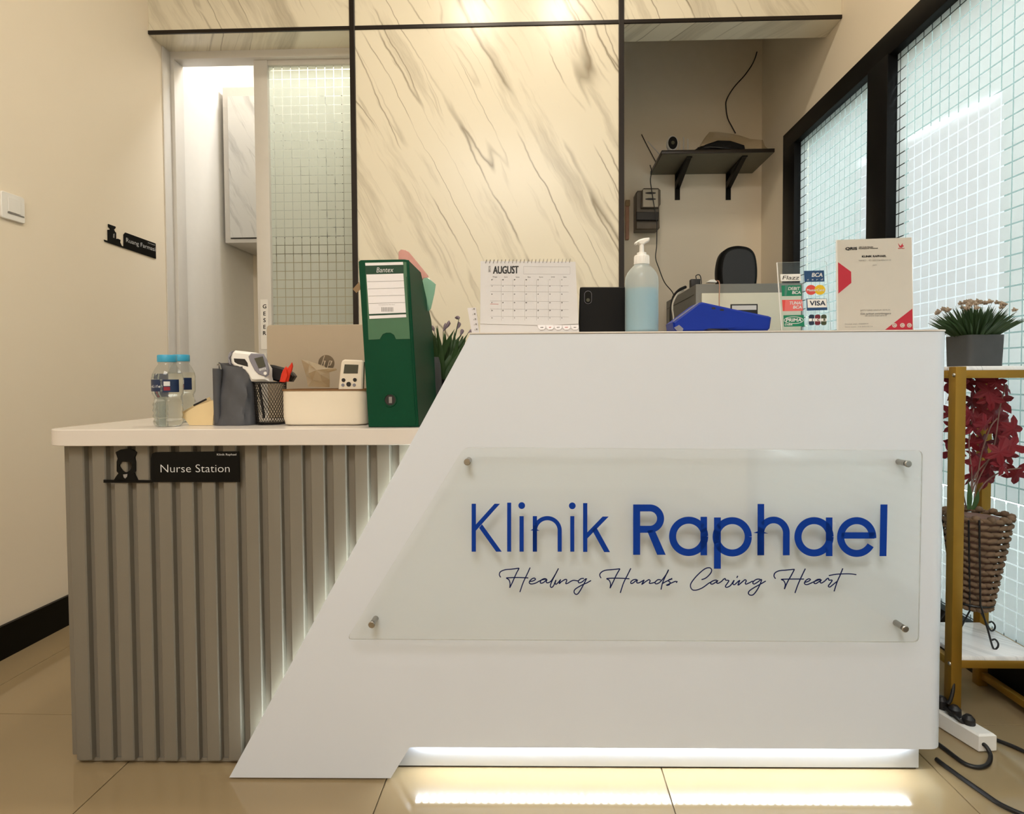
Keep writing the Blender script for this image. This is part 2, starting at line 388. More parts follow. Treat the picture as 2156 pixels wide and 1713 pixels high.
ORG = {}
class Thing:
    """an Empty at the thing's base; D: the desk's frame"""
    pass
def thing(name, label, cat, base=(0, 0, 0), D=False, group=None):
    o = bpy.data.objects.new(name, None); COL.objects.link(o); o.empty_display_size = 0.05
    o['label'] = label; o['category'] = cat
    if group: o['group'] = group
    o.location = frD(base) if D else Vector(base)
    if D: o.rotation_euler = (0, 0, DYAW)
    ORG[o.name] = Vector(base); return o
def part(mb, name, mats, parent, smooth=35, kind=None, label=None, sub=None):
    """mb in the frame of the thing; sub: the part this is a sub-part of (its origin is the thing's)"""
    ob = mb.build(name, mats, parent=sub or parent, o=ORG[parent.name], smooth=smooth, kind=kind)
    if label: ob['label'] = label
    return ob
def single(mb, name, mats, label, cat, base=(0, 0, 0), D=False, group=None, smooth=35):
    ob = mb.build(name, mats, o=base, smooth=smooth); ob['label'] = label; ob['category'] = cat
    if group: ob['group'] = group
    ob.location = frD(base) if D else Vector(base)
    if D: ob.rotation_euler = (0, 0, DYAW)
    return ob
def struct(mb, name, mats, smooth=0, parent=None):
    ob = mb.build(name, mats, smooth=smooth, parent=parent)
    if parent is None: ob['kind'] = 'structure'
    return ob
def catmull(pts, n=6, closed=False):
    P = [Vector(p) for p in pts]; out = []; m = len(P)
    rng = range(m) if closed else range(m-1)
    for i in rng:
        p0 = P[(i-1) % m] if (closed or i > 0) else P[i]*2-P[i+1]; p1 = P[i]; p2 = P[(i+1) % m]
        p3 = P[(i+2) % m] if (closed or i < m-2) else P[i+1]*2-P[i]
        for k in range(n):
            t = k/n; out.append(0.5*((2*p1)+(p2-p0)*t+(2*p0-5*p1+4*p2-p3)*t*t+(3*p1-p0-3*p2+p3)*t**3))
    if not closed: out.append(P[-1])
    return out
def rrect(w_, h_, r, seg=5, cx=0.0, cy=0.0):
    out = []
    for (sx, sy, a0) in ((1, 1, 0), (-1, 1, 90), (-1, -1, 180), (1, -1, 270)):
        for k in range(seg+1):
            a = math.radians(a0+90*k/seg); out.append((cx+sx*(w_/2-r)+r*math.cos(a), cy+sy*(h_/2-r)+r*math.sin(a)))
    return out
def xz(pts, y): return [(p[0], y, p[1]) for p in pts]
NX = (0, -1, 0)   # towards the camera in the desk's frame

# ================================================================== THE SETTING
WL, WR, YB = -1.678, 1.262, 2.522
YBACK = 3.40
# floor: a bed with tiles of 60 cm laid on it, joints left open
fl = MB().box((-1.9, -2.2, -0.05), (1.5, 3.6, -0.004)); floor = struct(fl, 'floor', M['grout'])
tile_me = None
sx0, sy0 = 0.2645, 1.4603
for i in range(-4, 3):
    for j in range(-7, 4):
        x0, x1 = sx0+0.6*i+0.0012, sx0+0.6*(i+1)-0.0012; y0, y1 = sy0+0.6*j+0.0012, sy0+0.6*(j+1)-0.0012
        x0 = max(x0, WL); x1 = min(x1, WR); y0 = max(y0, -2.1); y1 = min(y1, YBACK)
        if x1-x0 < 0.02 or y1-y0 < 0.02: continue
        t = MB().box((x0, y0, -0.008), (x1, y1, 0), bev=0.0008).build('tile', M['tile'], parent=floor, o=(0, 0, 0), smooth=0)
struct(MB().box((-1.9, -2.2, CZ), (1.5, 3.6, CZ+0.1)), 'ceiling', M['ceil'])
struct(MB().box((WL-0.12, -2.2, 0), (WL, YBACK+0.1, CZ)), 'wall_left', M['wall'])
struct(MB().box((WL, YBACK, 0), (WR+0.1, YBACK+0.1, CZ)), 'wall_back', M['wall'])
struct(MB().box((WL, -2.2, 0), (WR+0.1, -2.1, CZ)), 'wall_front', M['wall'])
WY0, WY1, WZ1 = -0.95, 3.079, 2.094            # extent of the window wall
wr = MB().box((WR, WY1, 0), (WR+0.12, YBACK, CZ)).box((WR, -2.1, 0), (WR+0.12, WY0, CZ)).box((WR, WY0, WZ1), (WR+0.12, WY1, CZ))
struct(wr, 'wall_right', M['wall'])
struct(MB().box((WL, -2.1, 0), (WL+0.012, 2.60, 0.104)), 'baseboard_left', M['black'])
struct(MB().box((0.40, YBACK-0.012, 0), (WR, YBACK, 0.104)), 'baseboard_back', M['black'])
# unseen partition added behind the marble, keeping pharmacy light out of the niche
struct(MB().box((-0.35, 2.66, 0), (-0.27, YBACK, CZ)), 'wall_added_partition', M['wall'])

struct(MB().box((WL, 2.731, 0.0), (WL+0.006, YBACK, CZ)), 'wall_pharmacy_side', M['white'])
# marble facade: separate slabs between bronze trims
xl0, xl1, xr0, xr1, zt0, zt1, SD = -0.804, -0.782, 0.338, 0.360, 2.349, 2.364, 0.135
core = MB().box((xl1-0.01, YB+0.02, 0), (xr0+0.01, YB+SD, CZ)).box((WL, YB+0.02, zt0+0.012), (WR, YB+SD-0.004, CZ))
fac = struct(core, 'wall_marble', M['wall'])
def slab(a, b): MB().box(a, b, bev=0.0015).build('marble_slab', M['marble'], parent=fac, o=(0, 0, 0), smooth=0)
slab((xl1, YB, 0), (xr0, YB+0.02, zt0)); slab((xl1, YB, zt1), (xr0, YB+0.02, CZ))
slab((WL, YB, zt1), (xl0, YB+0.02, CZ)); slab((xr1, YB, zt1), (WR, YB+0.02, CZ))
slab((WL, YB+0.004, zt0), (xl0, YB+SD, zt0+0.012)); slab((xr1, YB+0.004, zt0), (WR, YB+SD, zt0+0.012))
slab((xl0+0.002, YB+0.006, 0), (xl1-0.002, YB+SD, zt0)); slab((xr0+0.002, YB+0.006, 0), (xr1-0.002, YB+SD, zt0))
struct(MB().box((WL, YB-0.005, zt0), (WR, YB+0.004, zt1), bev=0.001), 'trim_1', M['bronze'])
struct(MB().box((xl0, YB-0.007, 0), (xl1, YB+0.006, CZ), bev=0.001), 'trim_2', M['bronze'])
struct(MB().box((xr0, YB-0.007, 0), (xr1, YB+0.006, CZ), bev=0.001), 'trim_3', M['bronze'])

# ---- window wall: black frame, clear panes, frosted film cut in squares, added sheets for a distant bright area
fx0, fx1 = WR-0.012, WR+0.05
def atwin(px, py): return atX(px, py, WR)
gA, p2a, p2b = 2.944, 2.295, 2.165             # glass edge, second post
w1 = MB()
w1.box((fx0, WY0, WZ1-0.085), (fx1, WY1, WZ1), bev=0.003); w1.box((fx0, WY1-0.135, 0.0), (fx1, WY1, WZ1-0.08), bev=0.003)
w1.box((fx0-0.004, p2b, 0.0), (fx1, p2a, WZ1-0.08), bev=0.003); w1.box((fx0, WY0, 0.0), (fx1, WY0+0.06, WZ1-0.08), bev=0.003)
w1.box((fx0-0.004, 0.55, 0.0), (fx1, 0.62, WZ1-0.08), bev=0.003)
w1.box((fx0, WY0, 0.0), (fx1, WY1, 0.135), bev=0.003)
win = struct(w1, 'window_1', M['frame'], smooth=30)
cell, gap = 0.042, 0.0042
zb, zt = 0.135, WZ1-0.085
for (ya, yb) in ((p2a, gA), (0.62, p2b), (WY0+0.06, 0.55)):
    MB().box((WR+0.022, ya, zb), (WR+0.027, yb, zt)).build('pane', M['glass'], parent=win, o=(0, 0, 0), smooth=0)
    g = MB(); ph = 2.107
    k0 = int(math.floor((ph-yb)/cell)); k1 = int(math.ceil((ph-ya)/cell))
    zz = 1.4
    for k in range(k0, k1+1):
        y1 = min(yb, ph-k*cell-gap/2); y0 = max(ya, ph-(k+1)*cell+gap/2)
        if y1-y0 < 0.002: continue
        for m in range(-31, 16):
            z0 = max(zb, zz+m*cell+gap/2); z1 = min(zt, zz+(m+1)*cell-gap/2)
            if z1-z0 < 0.002: continue
            g.add([(WR+0.0205, y0, z0), (WR+0.0205, y1, z0), (WR+0.0205, y1, z1), (WR+0.0205, y0, z1)], [(0, 1, 2, 3)])
    g.build('frosted_film', M['film'], parent=win, o=(0, 0, 0), smooth=0, kind='stuff')
def sheet(pts):  # added translucent sheet standing in for a sunlit thing farther outside
    q = [atwin(*p) for p in pts]
    for v in q: v.x = WR+0.034
    MB().add(q, [tuple(range(len(q)))]).build('bright_standin_sheet', M['standin'], parent=win, o=(0, 0, 0), smooth=0)
sheet([(1893, 288), (1893, 705), (2088, 705), (2088, 372), (2088, 190)])
sheet([(1795, 338), (1795, 505), (1838, 500), (1838, 322)])
sheet([(1893, 700), (1893, 860), (2010, 860), (2010, 700)])
# outside
struct(MB().box((3.2, -6, 0), (3.4, 16, 4.2)), 'wall_outside', M['outwall'])
struct(MB().box((WR+0.12, -4, -0.1), (3.2, 16, -0.02)), 'trim_outside_paving', M['outfloor'])

# ---- left opening: sliding door with frosted squares
dy = 2.66
d1 = MB()
d1.box((WL, dy, 2.318), (xl0+0.01, dy+0.07, 2.3625), bev=0.002)
d1.box((WL+0.001, dy, 0), (WL+0.022, dy+0.07, 2.32), bev=0.002)
d1.box((WL, 2.605, 0), (WL+0.006, dy, 2.349), bev=0.001)
door = struct(d1, 'door_1', M['offw'], smooth=30)
lf = MB(); sx1, sx2 = -1.300, -1.236
lf.box((sx1, 2.68, 0.02), (sx2, 2.72, 2.318), bev=0.003); lf.box((sx2-0.004, 2.685, 0.02), (xl0+0.03, 2.715, 0.12), bev=0.002)
lf.box((sx2-0.004, 2.685, 2.296), (xl0+0.03, 2.715, 2.318), bev=0.002)
leaf_ = lf.build('door_leaf', M['offw'], parent=door, o=(0, 0, 0), smooth=30)
MB().box((sx2-0.002, 2.700, 0.12), (xl0+0.03, 2.704, 2.30)).build('pane', M['glass'], parent=leaf_, o=(0, 0, 0), smooth=0)
g = MB(); c2 = 0.0398; g2 = 0.0032
for k in range(0, 12):
    x0 = sx2+0.010+k*c2-0.03+g2/2; x1 = x0+c2-g2; x0 = max(x0, sx2); x1 = min(x1, xl0+0.03)
    if x1-x0 < 0.003: continue
    for m in range(0, 56):
        z0 = 0.13+m*c2; z1 = min(2.296, z0+c2-g2)
        if z1 > z0: g.add([(x0, 2.699, z0), (x1, 2.699, z0), (x1, 2.699, z1), (x0, 2.699, z1)], [(0, 1, 2, 3)])
g.build('frosted_film', M['film2'], parent=leaf_, o=(0, 0, 0), smooth=0, kind='stuff')
# sticker GESER down the stile
c = atY(557, 672, 2.679)
hl = MB(); zq0 = atY(557, 632, 2.679).z; zq1 = atY(557, 735, 2.679).z
hl.box((c.x-0.018, 2.6782, zq1), (c.x+0.018, 2.6796, zq0+0.004), bev=0.0004)
stk = hl.build('sticker', M['white'], parent=leaf_, o=(0, 0, 0), smooth=0)
gl = MB()
for ch, py in zip('GESER', (645, 660, 674, 688, 701)):
    q = atY(557, py, 2.678); gl.text(ch, (q.x, 2.6778, q.z), (1, 0, 0), (0, 0, 1), height=0.0185, bold=0.0007)
gl.build('lettering', M['ink'], parent=leaf_, o=(0, 0, 0), smooth=0)
hd = MB(); q = atY(556, 758, 2.678); hd.prism(xz(rrect(0.026, 0.11, 0.012, 4, q.x, q.z-0.02), 2.680), (0, -0.008, 0), bev=0.002)
hd.build('handle', M['offw'], parent=leaf_, o=(0, 0, 0))
hd = MB(); hd.prism(xz(rrect(0.012, 0.07, 0.005, 4, q.x+0.002, q.z-0.02), 2.6725), (0, -0.002, 0))
hd.build('keyhole_slot', M['dark'], parent=leaf_, o=(0, 0, 0))

# ---- wall cabinet in the pharmacy room
cy = 3.06
zc0, zc1 = atY(500, 511, cy).z, atY(500, 183, cy).z; xc0 = atY(470, 300, cy).x
cab = thing('wall_cabinet', 'white framed wall cabinet with grey marbled door hanging behind the open doorway', 'cabinet', (xc0, YBACK, zc0))
part(MB().box((xc0, cy, zc0), (-0.55, YBACK-0.001, zc1), bev=0.003), 'body', M['offw'], cab)
part(MB().box((xc0+0.032, cy-0.004, zc0+0.02), (-1.02, cy-0.001, zc1-0.05), mi=0), 'shadow_gap', M['dark'], cab, smooth=0)
part(MB().box((xc0+0.035, cy-0.016, zc0+0.024), (-1.023, cy-0.0042, zc1-0.054), bev=0.002), 'door', M['marblew'], cab)
bx = atY(628, 443, 3.38)
blk = thing('dark_box', 'small dark box on back wall seen through the frosted door squares', 'box', (bx.x, YBACK, bx.z-0.08))
part(MB().box((bx.x-0.075, 3.34, bx.z-0.085), (bx.x+0.075, YBACK-0.001, bx.z+0.085), bev=0.01), 'housing', M['dark'], blk)
part(MB().box((bx.x-0.06, 3.334, bx.z-0.07), (bx.x+0.06, 3.339, bx.z+0.07), bev=0.004), 'lid', M['black'], blk)

# ---- ceiling lamps (above the frame)
for k, (x, y, r) in enumerate(((-0.37, 1.58, 0.088), (0.13, 1.58, 0.088))):
    t = thing('downlight', ('left' if k == 0 else 'right')+' one of the two recessed ceiling spots before the marble wall', 'lamp', (x, y, CZ), group='spots above the marble wall')
    part(MB().lathe([(r+0.014, -0.006), (r+0.014, 0), (r, 0), (r, -0.003), (r+0.012, -0.008)], (x, y, CZ-0.001), 28), 'rim', M['white'], t)
    part(MB().lathe([(0.0001, 0.0), (r-0.002, 0.0), (r-0.002, 0.002), (0.0001, 0.002)], (x, y, CZ-0.004), 24), 'lens', M['lamp'], t)
for k, (x, y, sz) in enumerate(((-0.3, -1.1, 1.22), (-1.0, 3.05, 0.32))):
    nm = ('large square ceiling panel lamp behind the camera', 'small square ceiling lamp in the back room')[k]
    t = thing('ceiling_lamp', nm, 'lamp', (x, y, CZ))
    fr = MB()
    for (a, b) in (((-1, -1), (1, -0.94)), ((-1, 0.94), (1, 1)), ((-1, -0.94), (-0.94, 0.94)), ((0.94, -0.94), (1, 0.94))):
        fr.box((x+a[0]*sz*0.53, y+a[1]*sz*0.53, CZ-0.03), (x+b[0]*sz*0.53, y+b[1]*sz*0.53, CZ-0.001))
    part(fr, 'frame', M['white'], t, smooth=0)
    part(MB().box((x-sz*0.498, y-sz*0.498, CZ-0.02), (x+sz*0.498, y+sz*0.498, CZ-0.012)), 'diffuser', M['lamp'], t, smooth=0)

# ================================================================== RECEPTION DESK
ZT, ZC = 0.956, 0.757
desk = thing('reception_desk', 'white and grey reception desk with slanted front panel and fluted left half', 'desk', (-0.1, 0.2, 0), D=True)
# white slanted panel, front face at y = 0
L0, L1 = (-0.675, 0.005), (-0.1465, 0.957)
pan = [(-0.675, 0.005), (-0.325, 0.005), (-0.283, 0.073), (0.822, 0.073), (0.822, ZT), (-0.1465, ZT)]
pm = MB().prism(xz(pan, 0.0), (0, 0.018, 0))
part(pm, 'slanted_panel', M['lam'], desk, smooth=0)
# rounded right corner and right side
rc = MB(); prof = []
for k in range(7):
    a = math.radians(-90+15*k); prof.append((0.825+0.03*math.cos(a), 0.03+0.03*math.sin(a)))
pp = [(0.822, 0.0)]+prof+[(0.855, 0.32), (0.837, 0.32), (0.837, 0.03), (0.822, 0.018)]
rc.prism([(p[0], p[1], 0.073) for p in pp], (0, 0, ZT-0.073)); part(rc, 'side_panel', M['lam'], desk, smooth=40)
# upper counter top, thin laminate lip with a round corner
tp = [(-0.148, -0.002), (0.825, -0.002)]+[(0.825+0.032*math.cos(math.radians(a)), 0.030+0.032*math.sin(math.radians(a))) for a in range(-90, 1, 15)]+[(0.857, 0.32), (-0.148, 0.32)]
part(MB().prism([(p[0], p[1], ZT+0.0004) for p in tp], (0, 0, 0.0035), bev=0.0006), 'upper_top', M['top'], desk)
# carcass behind the panel
cs = MB().box((-0.128, 0.019, 0.10), (0.80, 0.315, ZT-0.002)).box((-0.128, 0.30, 0.076), (0.83, 0.315, 0.72))
part(cs, 'carcass', M['lam'], desk, smooth=0)
# plinth
part(MB().box((-0.62, 0.0425, 0.004), (0.828, 0.30, 0.0752), bev=0.001), 'plinth', M['lam'], desk)
part(MB().box((-0.62, 0.046, 0.0), (0.824, 0.29, 0.0038)), 'plinth_foot', M['dark'], desk, smooth=0)
# lower counter: front board, slats, top
GY = 0.0585
part(MB().box((-1.040, GY, 0.012), (-0.129, GY+0.016, ZC-0.036)), 'backing_board', M['grey'], desk, smooth=0)
part(MB().box((-1.045, GY-0.004, 0.004), (-0.629, GY+0.014, 0.0118)), 'bottom_strip', M['grey'], desk, smooth=0)
part(MB().box((-1.046, GY+0.017, 0.012), (-1.032, 0.60, ZC-0.036)), 'side_board', M['grey'], desk, smooth=0)
xr = atD(175.8, 940, 0.044).x; per = 0.04862
n = 0
for k in range(0, 19):
    x1 = xr+per*k; x0 = x1-0.0325
    if k == 0: x0 = x1-0.036
    if x0 > -0.150: break
    # slats end at the slanted panel: the hidden length is left off below its edge
    m = MB(); b = 0.0022
    pf = [(x0, GY-0.0002), (x0+0.0006, 0.0465), (x0+b+0.0006, 0.0442), (x1-b-0.0012, 0.0442), (x1-0.0012, 0.0465), (x1, GY-0.0002)]
    m.prism([(p[0], p[1], 0.013) for p in pf], (0, 0, ZC-0.0362-0.013))
    part(m, 'slat', M['grey'], desk, smooth=0)
for k in range(0, 10):
    y0 = 0.062+per*k
    part(MB().box((-1.0665, y0, 0.013), (-1.0462, y0+0.030, ZC-0.0362), bev=0.0015), 'slat', M['grey'], desk, smooth=0)
ctp = [(-0.05, 0.020)]+[(-1.034-0.055*math.sin(math.radians(a)), 0.075-0.055*math.cos(math.radians(a))) for a in range(0, 91, 10)]+[(-1.089, 0.60), (-0.05, 0.60)]
part(MB().prism([(p[0], p[1], ZC-0.0358) for p in ctp], (0, 0, 0.0358), bev=0.0015), 'counter_top', M['top'], desk)
part(MB().box((-0.05, 0.316, 0.70), (0.83, 0.60, 0.735)), 'work_top', M['top'], desk, smooth=0)
part(MB().box((0.80, 0.32, 0.012), (0.83, 0.60, 0.699)), 'end_panel', M['lam'], desk, smooth=0)
# led strips: behind the slanted edge and under the panel
n_ = Vector((L1[0]-L0[0], L1[1]-L0[1])).normalized(); nn = Vector((n_.y, -n_.x))
e0 = Vector(L0)+n_*0.08+nn*0.019; e1 = Vector(L1)-n_*0.235+nn*0.019
lp = [(e0.x, e0.y), (e1.x, e1.y), (e1.x+nn.x*0.008, e1.y+nn.y*0.008), (e0.x+nn.x*0.008, e0.y+nn.y*0.008)]
part(MB().prism(xz(lp, 0.0186), (0, 0.003, 0)), 'led_strip', M['leds'], desk, smooth=0, label='lit strip behind the slanted edge')
lm = MB(); x = -0.278
while x < 0.80:
    lm.box((x, 0.030, 0.0655), (x+0.009, 0.040, 0.0690)); x += 0.0165
st = part(MB().box((-0.279, 0.027, 0.0692), (0.815, 0.0424, 0.0728)), 'led_rail', M['white'], desk, smooth=0)
part(lm, 'led_strip', M['led'], desk, smooth=0, label='dotted lit strip under the panel')

# ---- acrylic sign on four standoffs
AY = -0.0305
sg = thing('acrylic_sign', 'large clear acrylic plate with blue clinic name on the white desk front', 'sign', (0.2, AY, 0.52), D=True)
pl = [atD(*p, AY) for p in ((977, 942), (1943, 948), (1935, 1352), (730, 1346))]
def rounded(poly, r, seg=4):
    out = []; n = len(poly); P = [Vector(p) for p in poly]
    for i in range(n):
        a = (P[i-1]-P[i]).normalized(); b = (P[(i+1) % n]-P[i]).normalized()
        for k in range(seg+1):
            t = k/seg; p = P[i]+a*r*(1-t)**2+b*r*t**2; out.append(p)
    return out
pr = rounded(pl, 0.012)
part(MB().prism(pr, (0, 0.004, 0), mi=0, mi_side=1), 'plate', [M['acr'], M['acredge']], sg, smooth=0)
for (px, py) in ((984, 972), (1911, 976), (783, 1314), (1905, 1323)):
    c = atD(px, py, AY)
    ax = Matrix.Rotation(PI/2, 3, 'X')
    m = MB().lathe([(0.0001, 0.0038), (0.0058, 0.0038), (0.0070, 0.0026), (0.0070, 0.0001), (0.0001, 0.0001)], (c.x, AY, c.z), 24, ax=ax)
    h = part(m, 'standoff', M['steel'], sg)
    part(MB().lathe([(0.006, 0.0), (0.006, -0.0264)], (c.x, AY+0.0042-0.0002, c.z), 20, ax=ax), 'spacer', M['steel'], sg, sub=h)
# lettering, strokes measured in the plane of the plate
FY = AY-0.0006
def a1(x, y): return atD(940+x/2.1137, 1020+y/2.1137, FY)
def poly(mb, pts): mb.prism([a1(*p) for p in pts], (0, 0.0006, 0))
def rect(mb, x0, y0, x1, y1, sk=0): poly(mb, [(x0, y0), (x1, y0), (x1-sk, y1), (x0-sk, y1)])
def arc(cx, cy, rx, ry, d0, d1, n=28):
    return [(cx+rx*math.cos(math.radians(d0+(d1-d0)*k/n)), cy-ry*math.sin(math.radians(d0+(d1-d0)*k/n))) for k in range(n+1)]
U = 1.0/2.1137/1024.0
def stroke(mb, pts, wd): mb.ribbon([a1(*p) for p in pts], wd*U, NX, 0.0006)
def glyph(fn):
    mb = MB(); fn(mb); part(mb, 'letter', M['blue'], sg, smooth=0)
def gK(m): rect(m, 112, 85, 131, 298); poly(m, [(214, 85), (238, 85), (130, 206), (130, 178)]); poly(m, [(158, 176), (246, 298), (221, 298), (145, 192)])
def gl_(m): rect(m, 270, 80, 288, 298)
def dot(m, x, y, r): poly(m, arc(x, y, r, r, 0, 345, 23))
def gi1(m): rect(m, 325, 140, 344, 298); dot(m, 335, 93, 15)
def gn(m): rect(m, 384, 140, 403, 298); stroke(m, [(394, 298), (394, 204)]+arc(449, 204, 55, 55, 180, 0)+[(504, 298)], 18.5)
def gi2(m): rect(m, 551, 140, 569, 298); dot(m, 560, 94, 15)
def gk(m): rect(m, 608, 82, 627, 299); poly(m, [(695, 142), (722, 142), (626, 240), (626, 213)]); poly(m, [(664, 184), (728, 300), (702, 300), (649, 204)])
def gR(m):
    rect(m, 831, 88, 862, 312); stroke(m, [(860, 103.5), (900, 103.5)]+arc(905, 151, 48, 47.5, 90, -90)+[(860, 198.5)], 31); poly(m, [(893, 205), (926, 200), (976, 312), (938, 312)])
def bowl(m, cx, cy): mb = arc(cx, cy, 71.5, 72, 0, 360, 48); m.ribbon([a1(*p) for p in mb], 31*U, NX, 0.0006)
def ga(m): bowl(m, 1078, 230); rect(m, 1131, 143, 1160, 314)
def gp(m): bowl(m, 1272, 232); rect(m, 1191, 146, 1221, 374)
def gh(m): rect(m, 1385, 86, 1414, 314); stroke(m, [(1399, 314), (1399, 216)]+arc(1456, 216, 57, 59, 180, 0)+[(1512.5, 314)], 29.5)
def ga2(m): bowl(m, 1636, 232); rect(m, 1689, 146, 1718, 318)
def ge(m):
    rect(m, 1757, 212, 1905, 240); stroke(m, arc(1826, 233, 71.5, 73, -4, 330, 44), 31)
def gl2(m): poly(m, [(1932, 88), (1963, 88), (1958, 318), (1928, 318)])
for f in (gK, gl_, gi1, gn, gi2, gk, gR, ga, gp, gh, ga2, ge, gl2): glyph(f)
A_ = [[(348,165),(335,140),(345,110),(390,90),(450,84),(530,74)], [(530,74),(500,130),(465,210),(437,268)], [(437,268),(440,225),(428,188),(405,172),(440,168),(520,166),(620,170)], [(638,68),(610,130),(570,215),(537,310)],
 [(632,205),(665,200),(690,185),(680,172),(655,180),(632,205),(632,222),(650,230),(690,222),(748,192),(800,180)], [(800,180),(775,178),(748,192),(738,215),(750,222),(775,212),(803,186),(797,210),(812,218),(845,200),(890,130),(918,76)],
 [(918,76),(890,130),(850,210),(838,250),(850,264),(870,245),(893,190)], [(893,190),(885,222),(895,232),(915,215),(940,185)], [(940,185),(925,225),(950,205),(985,185),(1000,192),(990,225),(1010,222),(1060,195),(1115,200)],
 [(1170,175),(1140,178),(1115,200),(1120,218),(1150,210),(1192,178),(1155,255),(1115,320),(1090,332),(1072,310),(1085,280),(1150,240),(1200,218),(1240,195)],
 [(1338,172),(1325,142),(1340,115),(1380,95),(1450,88),(1525,80)], [(1525,80),(1490,140),(1455,215),(1427,272)], [(1427,272),(1432,230),(1418,193),(1395,178),(1440,173),(1520,173),(1618,178)], [(1632,75),(1600,140),(1560,220),(1528,318)],
 [(1690,185),(1660,188),(1635,205),(1632,222),(1650,222),(1695,190),(1690,215),(1712,218),(1765,190)], [(1765,190),(1742,232),(1780,205),(1810,188),(1822,198),(1815,222),(1838,222),(1872,212)],
 [(1930,190),(1900,188),(1872,212),(1878,228),(1905,222),(1940,190),(1985,130),(2005,88),(1975,150),(1945,220),(1930,285)], [(1945,225),(1980,205),(2040,178),(2010,188),(2003,200),(2020,215),(2010,238),(1985,242),(2020,225),(2070,205),(2082,206)], [(2092,203),(2080,218)]]
B_ = [[(300,210),(350,190),(400,140),(412,100),(385,78),(330,95),(250,165),(190,240),(178,285),(200,322),(245,325),(310,300),(380,250),(408,235)], [(470,215),(440,218),(408,235),(402,255),(425,258),(465,232),(478,220),(468,245),(485,250),(520,230),(545,205),(562,198),(568,215),(602,220),(590,245),(565,283),(580,295),(620,275),(662,215)],
 [(662,215),(648,255),(665,265),(700,235),(725,215)], [(690,190),(702,168)], [(725,215),(705,270),(745,240),(780,212),(795,222),(785,250),(800,258),(868,225)],
 [(950,205),(915,205),(880,225),(868,248),(885,258),(925,235),(965,210),(930,300),(880,370),(845,382),(820,365),(830,335),(880,300),(960,255),(1012,225)],
 [(1120,200),(1103,170),(1115,135),(1160,112),(1230,105),(1330,95)], [(1330,95),(1290,170),(1250,240),(1218,315)], [(1218,315),(1228,262),(1210,222),(1185,208),(1230,204),(1340,203),(1435,203)], [(1450,88),(1415,160),(1370,260),(1335,358)],
 [(1442,240),(1480,230),(1505,210),(1490,200),(1460,215),(1440,245),(1450,262),(1480,262),(1552,230),(1620,205)], [(1620,205),(1585,208),(1552,230),(1548,250),(1570,252),(1610,225),(1625,213),(1614,240),(1632,246),(1665,225),(1690,200),(1706,196),(1712,215),(1746,216),(1730,245),(1705,280),(1720,292),(1750,270),(1800,230)],
 [(1865,85),(1835,160),(1800,240),(1768,340)], [(1710,165),(1780,152),(1860,146),(1950,146),(2015,155)]]
words = [MB() for _ in range(4)]
for i_, pts in enumerate(A_): words[0 if i_ < 10 else 1].ribbon(catmull([atD(980+x/4.687, 1180+y/4.687, FY) for x, y in pts], 6), 0.0022, NX, 0.0005)
for i_, pts in enumerate(B_): words[2 if i_ < 6 else 3].ribbon(catmull([atD(1420+x/5.2585, 1180+y/5.2585, FY) for x, y in pts], 6), 0.0022, NX, 0.0005)
for sm in words: part(sm, 'script_word', M['navy'], sg, smooth=0)

# ---- nurse station sign on the slats
NY = 0.0440
def cn(x, y): return atD(80+x/4.4917, 860+y/4.4917, NY)
ns = thing('nurse_station_sign', 'black nurse station sign with nurse silhouette on the grey slats', 'sign', (cn(1270, 560).x, NY, cn(1270, 690).z), D=True)
plq = [(1120, 410), (1904, 402), (1914, 692), (1085, 692), (1075, 660), (1075, 470), (1085, 430), (1100, 415)]
part(MB().prism([cn(*p) for p in plq], (0, -0.003, 0)), 'plate', M['black'], ns, smooth=0)
part(MB().prism([cn(*p) for p in ((628, 670), (1085, 675), (1085, 698), (628, 698))], (0, -0.003, 0)), 'base_bar', M['black'], ns, smooth=0)
# figure with a cut-out face: ring of quads around the face
outer = [(742, 410), (790, 385), (850, 376), (900, 384), (940, 412), (920, 462), (930, 500), (930, 590), (915, 605), (935, 640), (952, 680), (880, 682), (840, 682), (800, 682), (722, 680), (745, 640), (772, 612), (752, 590), (752, 500), (765, 462)]
inner = [(785, 520), (800, 500), (840, 500), (870, 500), (895, 515), (897, 528), (895, 545), (888, 565), (878, 580), (865, 590), (850, 598), (840, 600), (830, 598), (820, 594), (808, 585), (798, 572), (788, 558), (780, 545), (778, 532), (780, 525)]
fm = MB(); nO = len(outer)
O3 = [cn(*p) for p in outer]; I3 = [cn(*p) for p in inner]
off = Vector((0, -0.003, 0))
fm.add(O3+I3, [(i, (i+1) % nO, nO+(i+1) % nO, nO+i) for i in range(nO)]); fm.add([p+off for p in O3+I3], [(i, nO+i, nO+(i+1) % nO, (i+1) % nO) for i in range(nO)])
fm.add(O3+[p+off for p in O3], [(i, i+nO, (i+1) % nO+nO, (i+1) % nO) for i in range(nO)]); fm.add(I3+[p+off for p in I3], [(i, (i+1) % nO, (i+1) % nO+nO, i+nO) for i in range(nO)])
part(fm, 'nurse_silhouette', M['black'], ns, smooth=0)
part(MB().prism([cn(*p)+Vector((0, -0.0032, 0)) for p in ((815, 620), (855, 615), (852, 640), (835, 658), (820, 645))], (0, -0.0003, 0)), 'collar', M['inkg'], ns, smooth=0)
q = cn(1494, 562); part(MB().text('Nurse Station', (q.x, NY-0.0036, q.z), (1, 0, 0), (0, 0, 1), height=0.0185, width=0.153, thin=-0.012), 'lettering', M['signw'], ns, smooth=0)
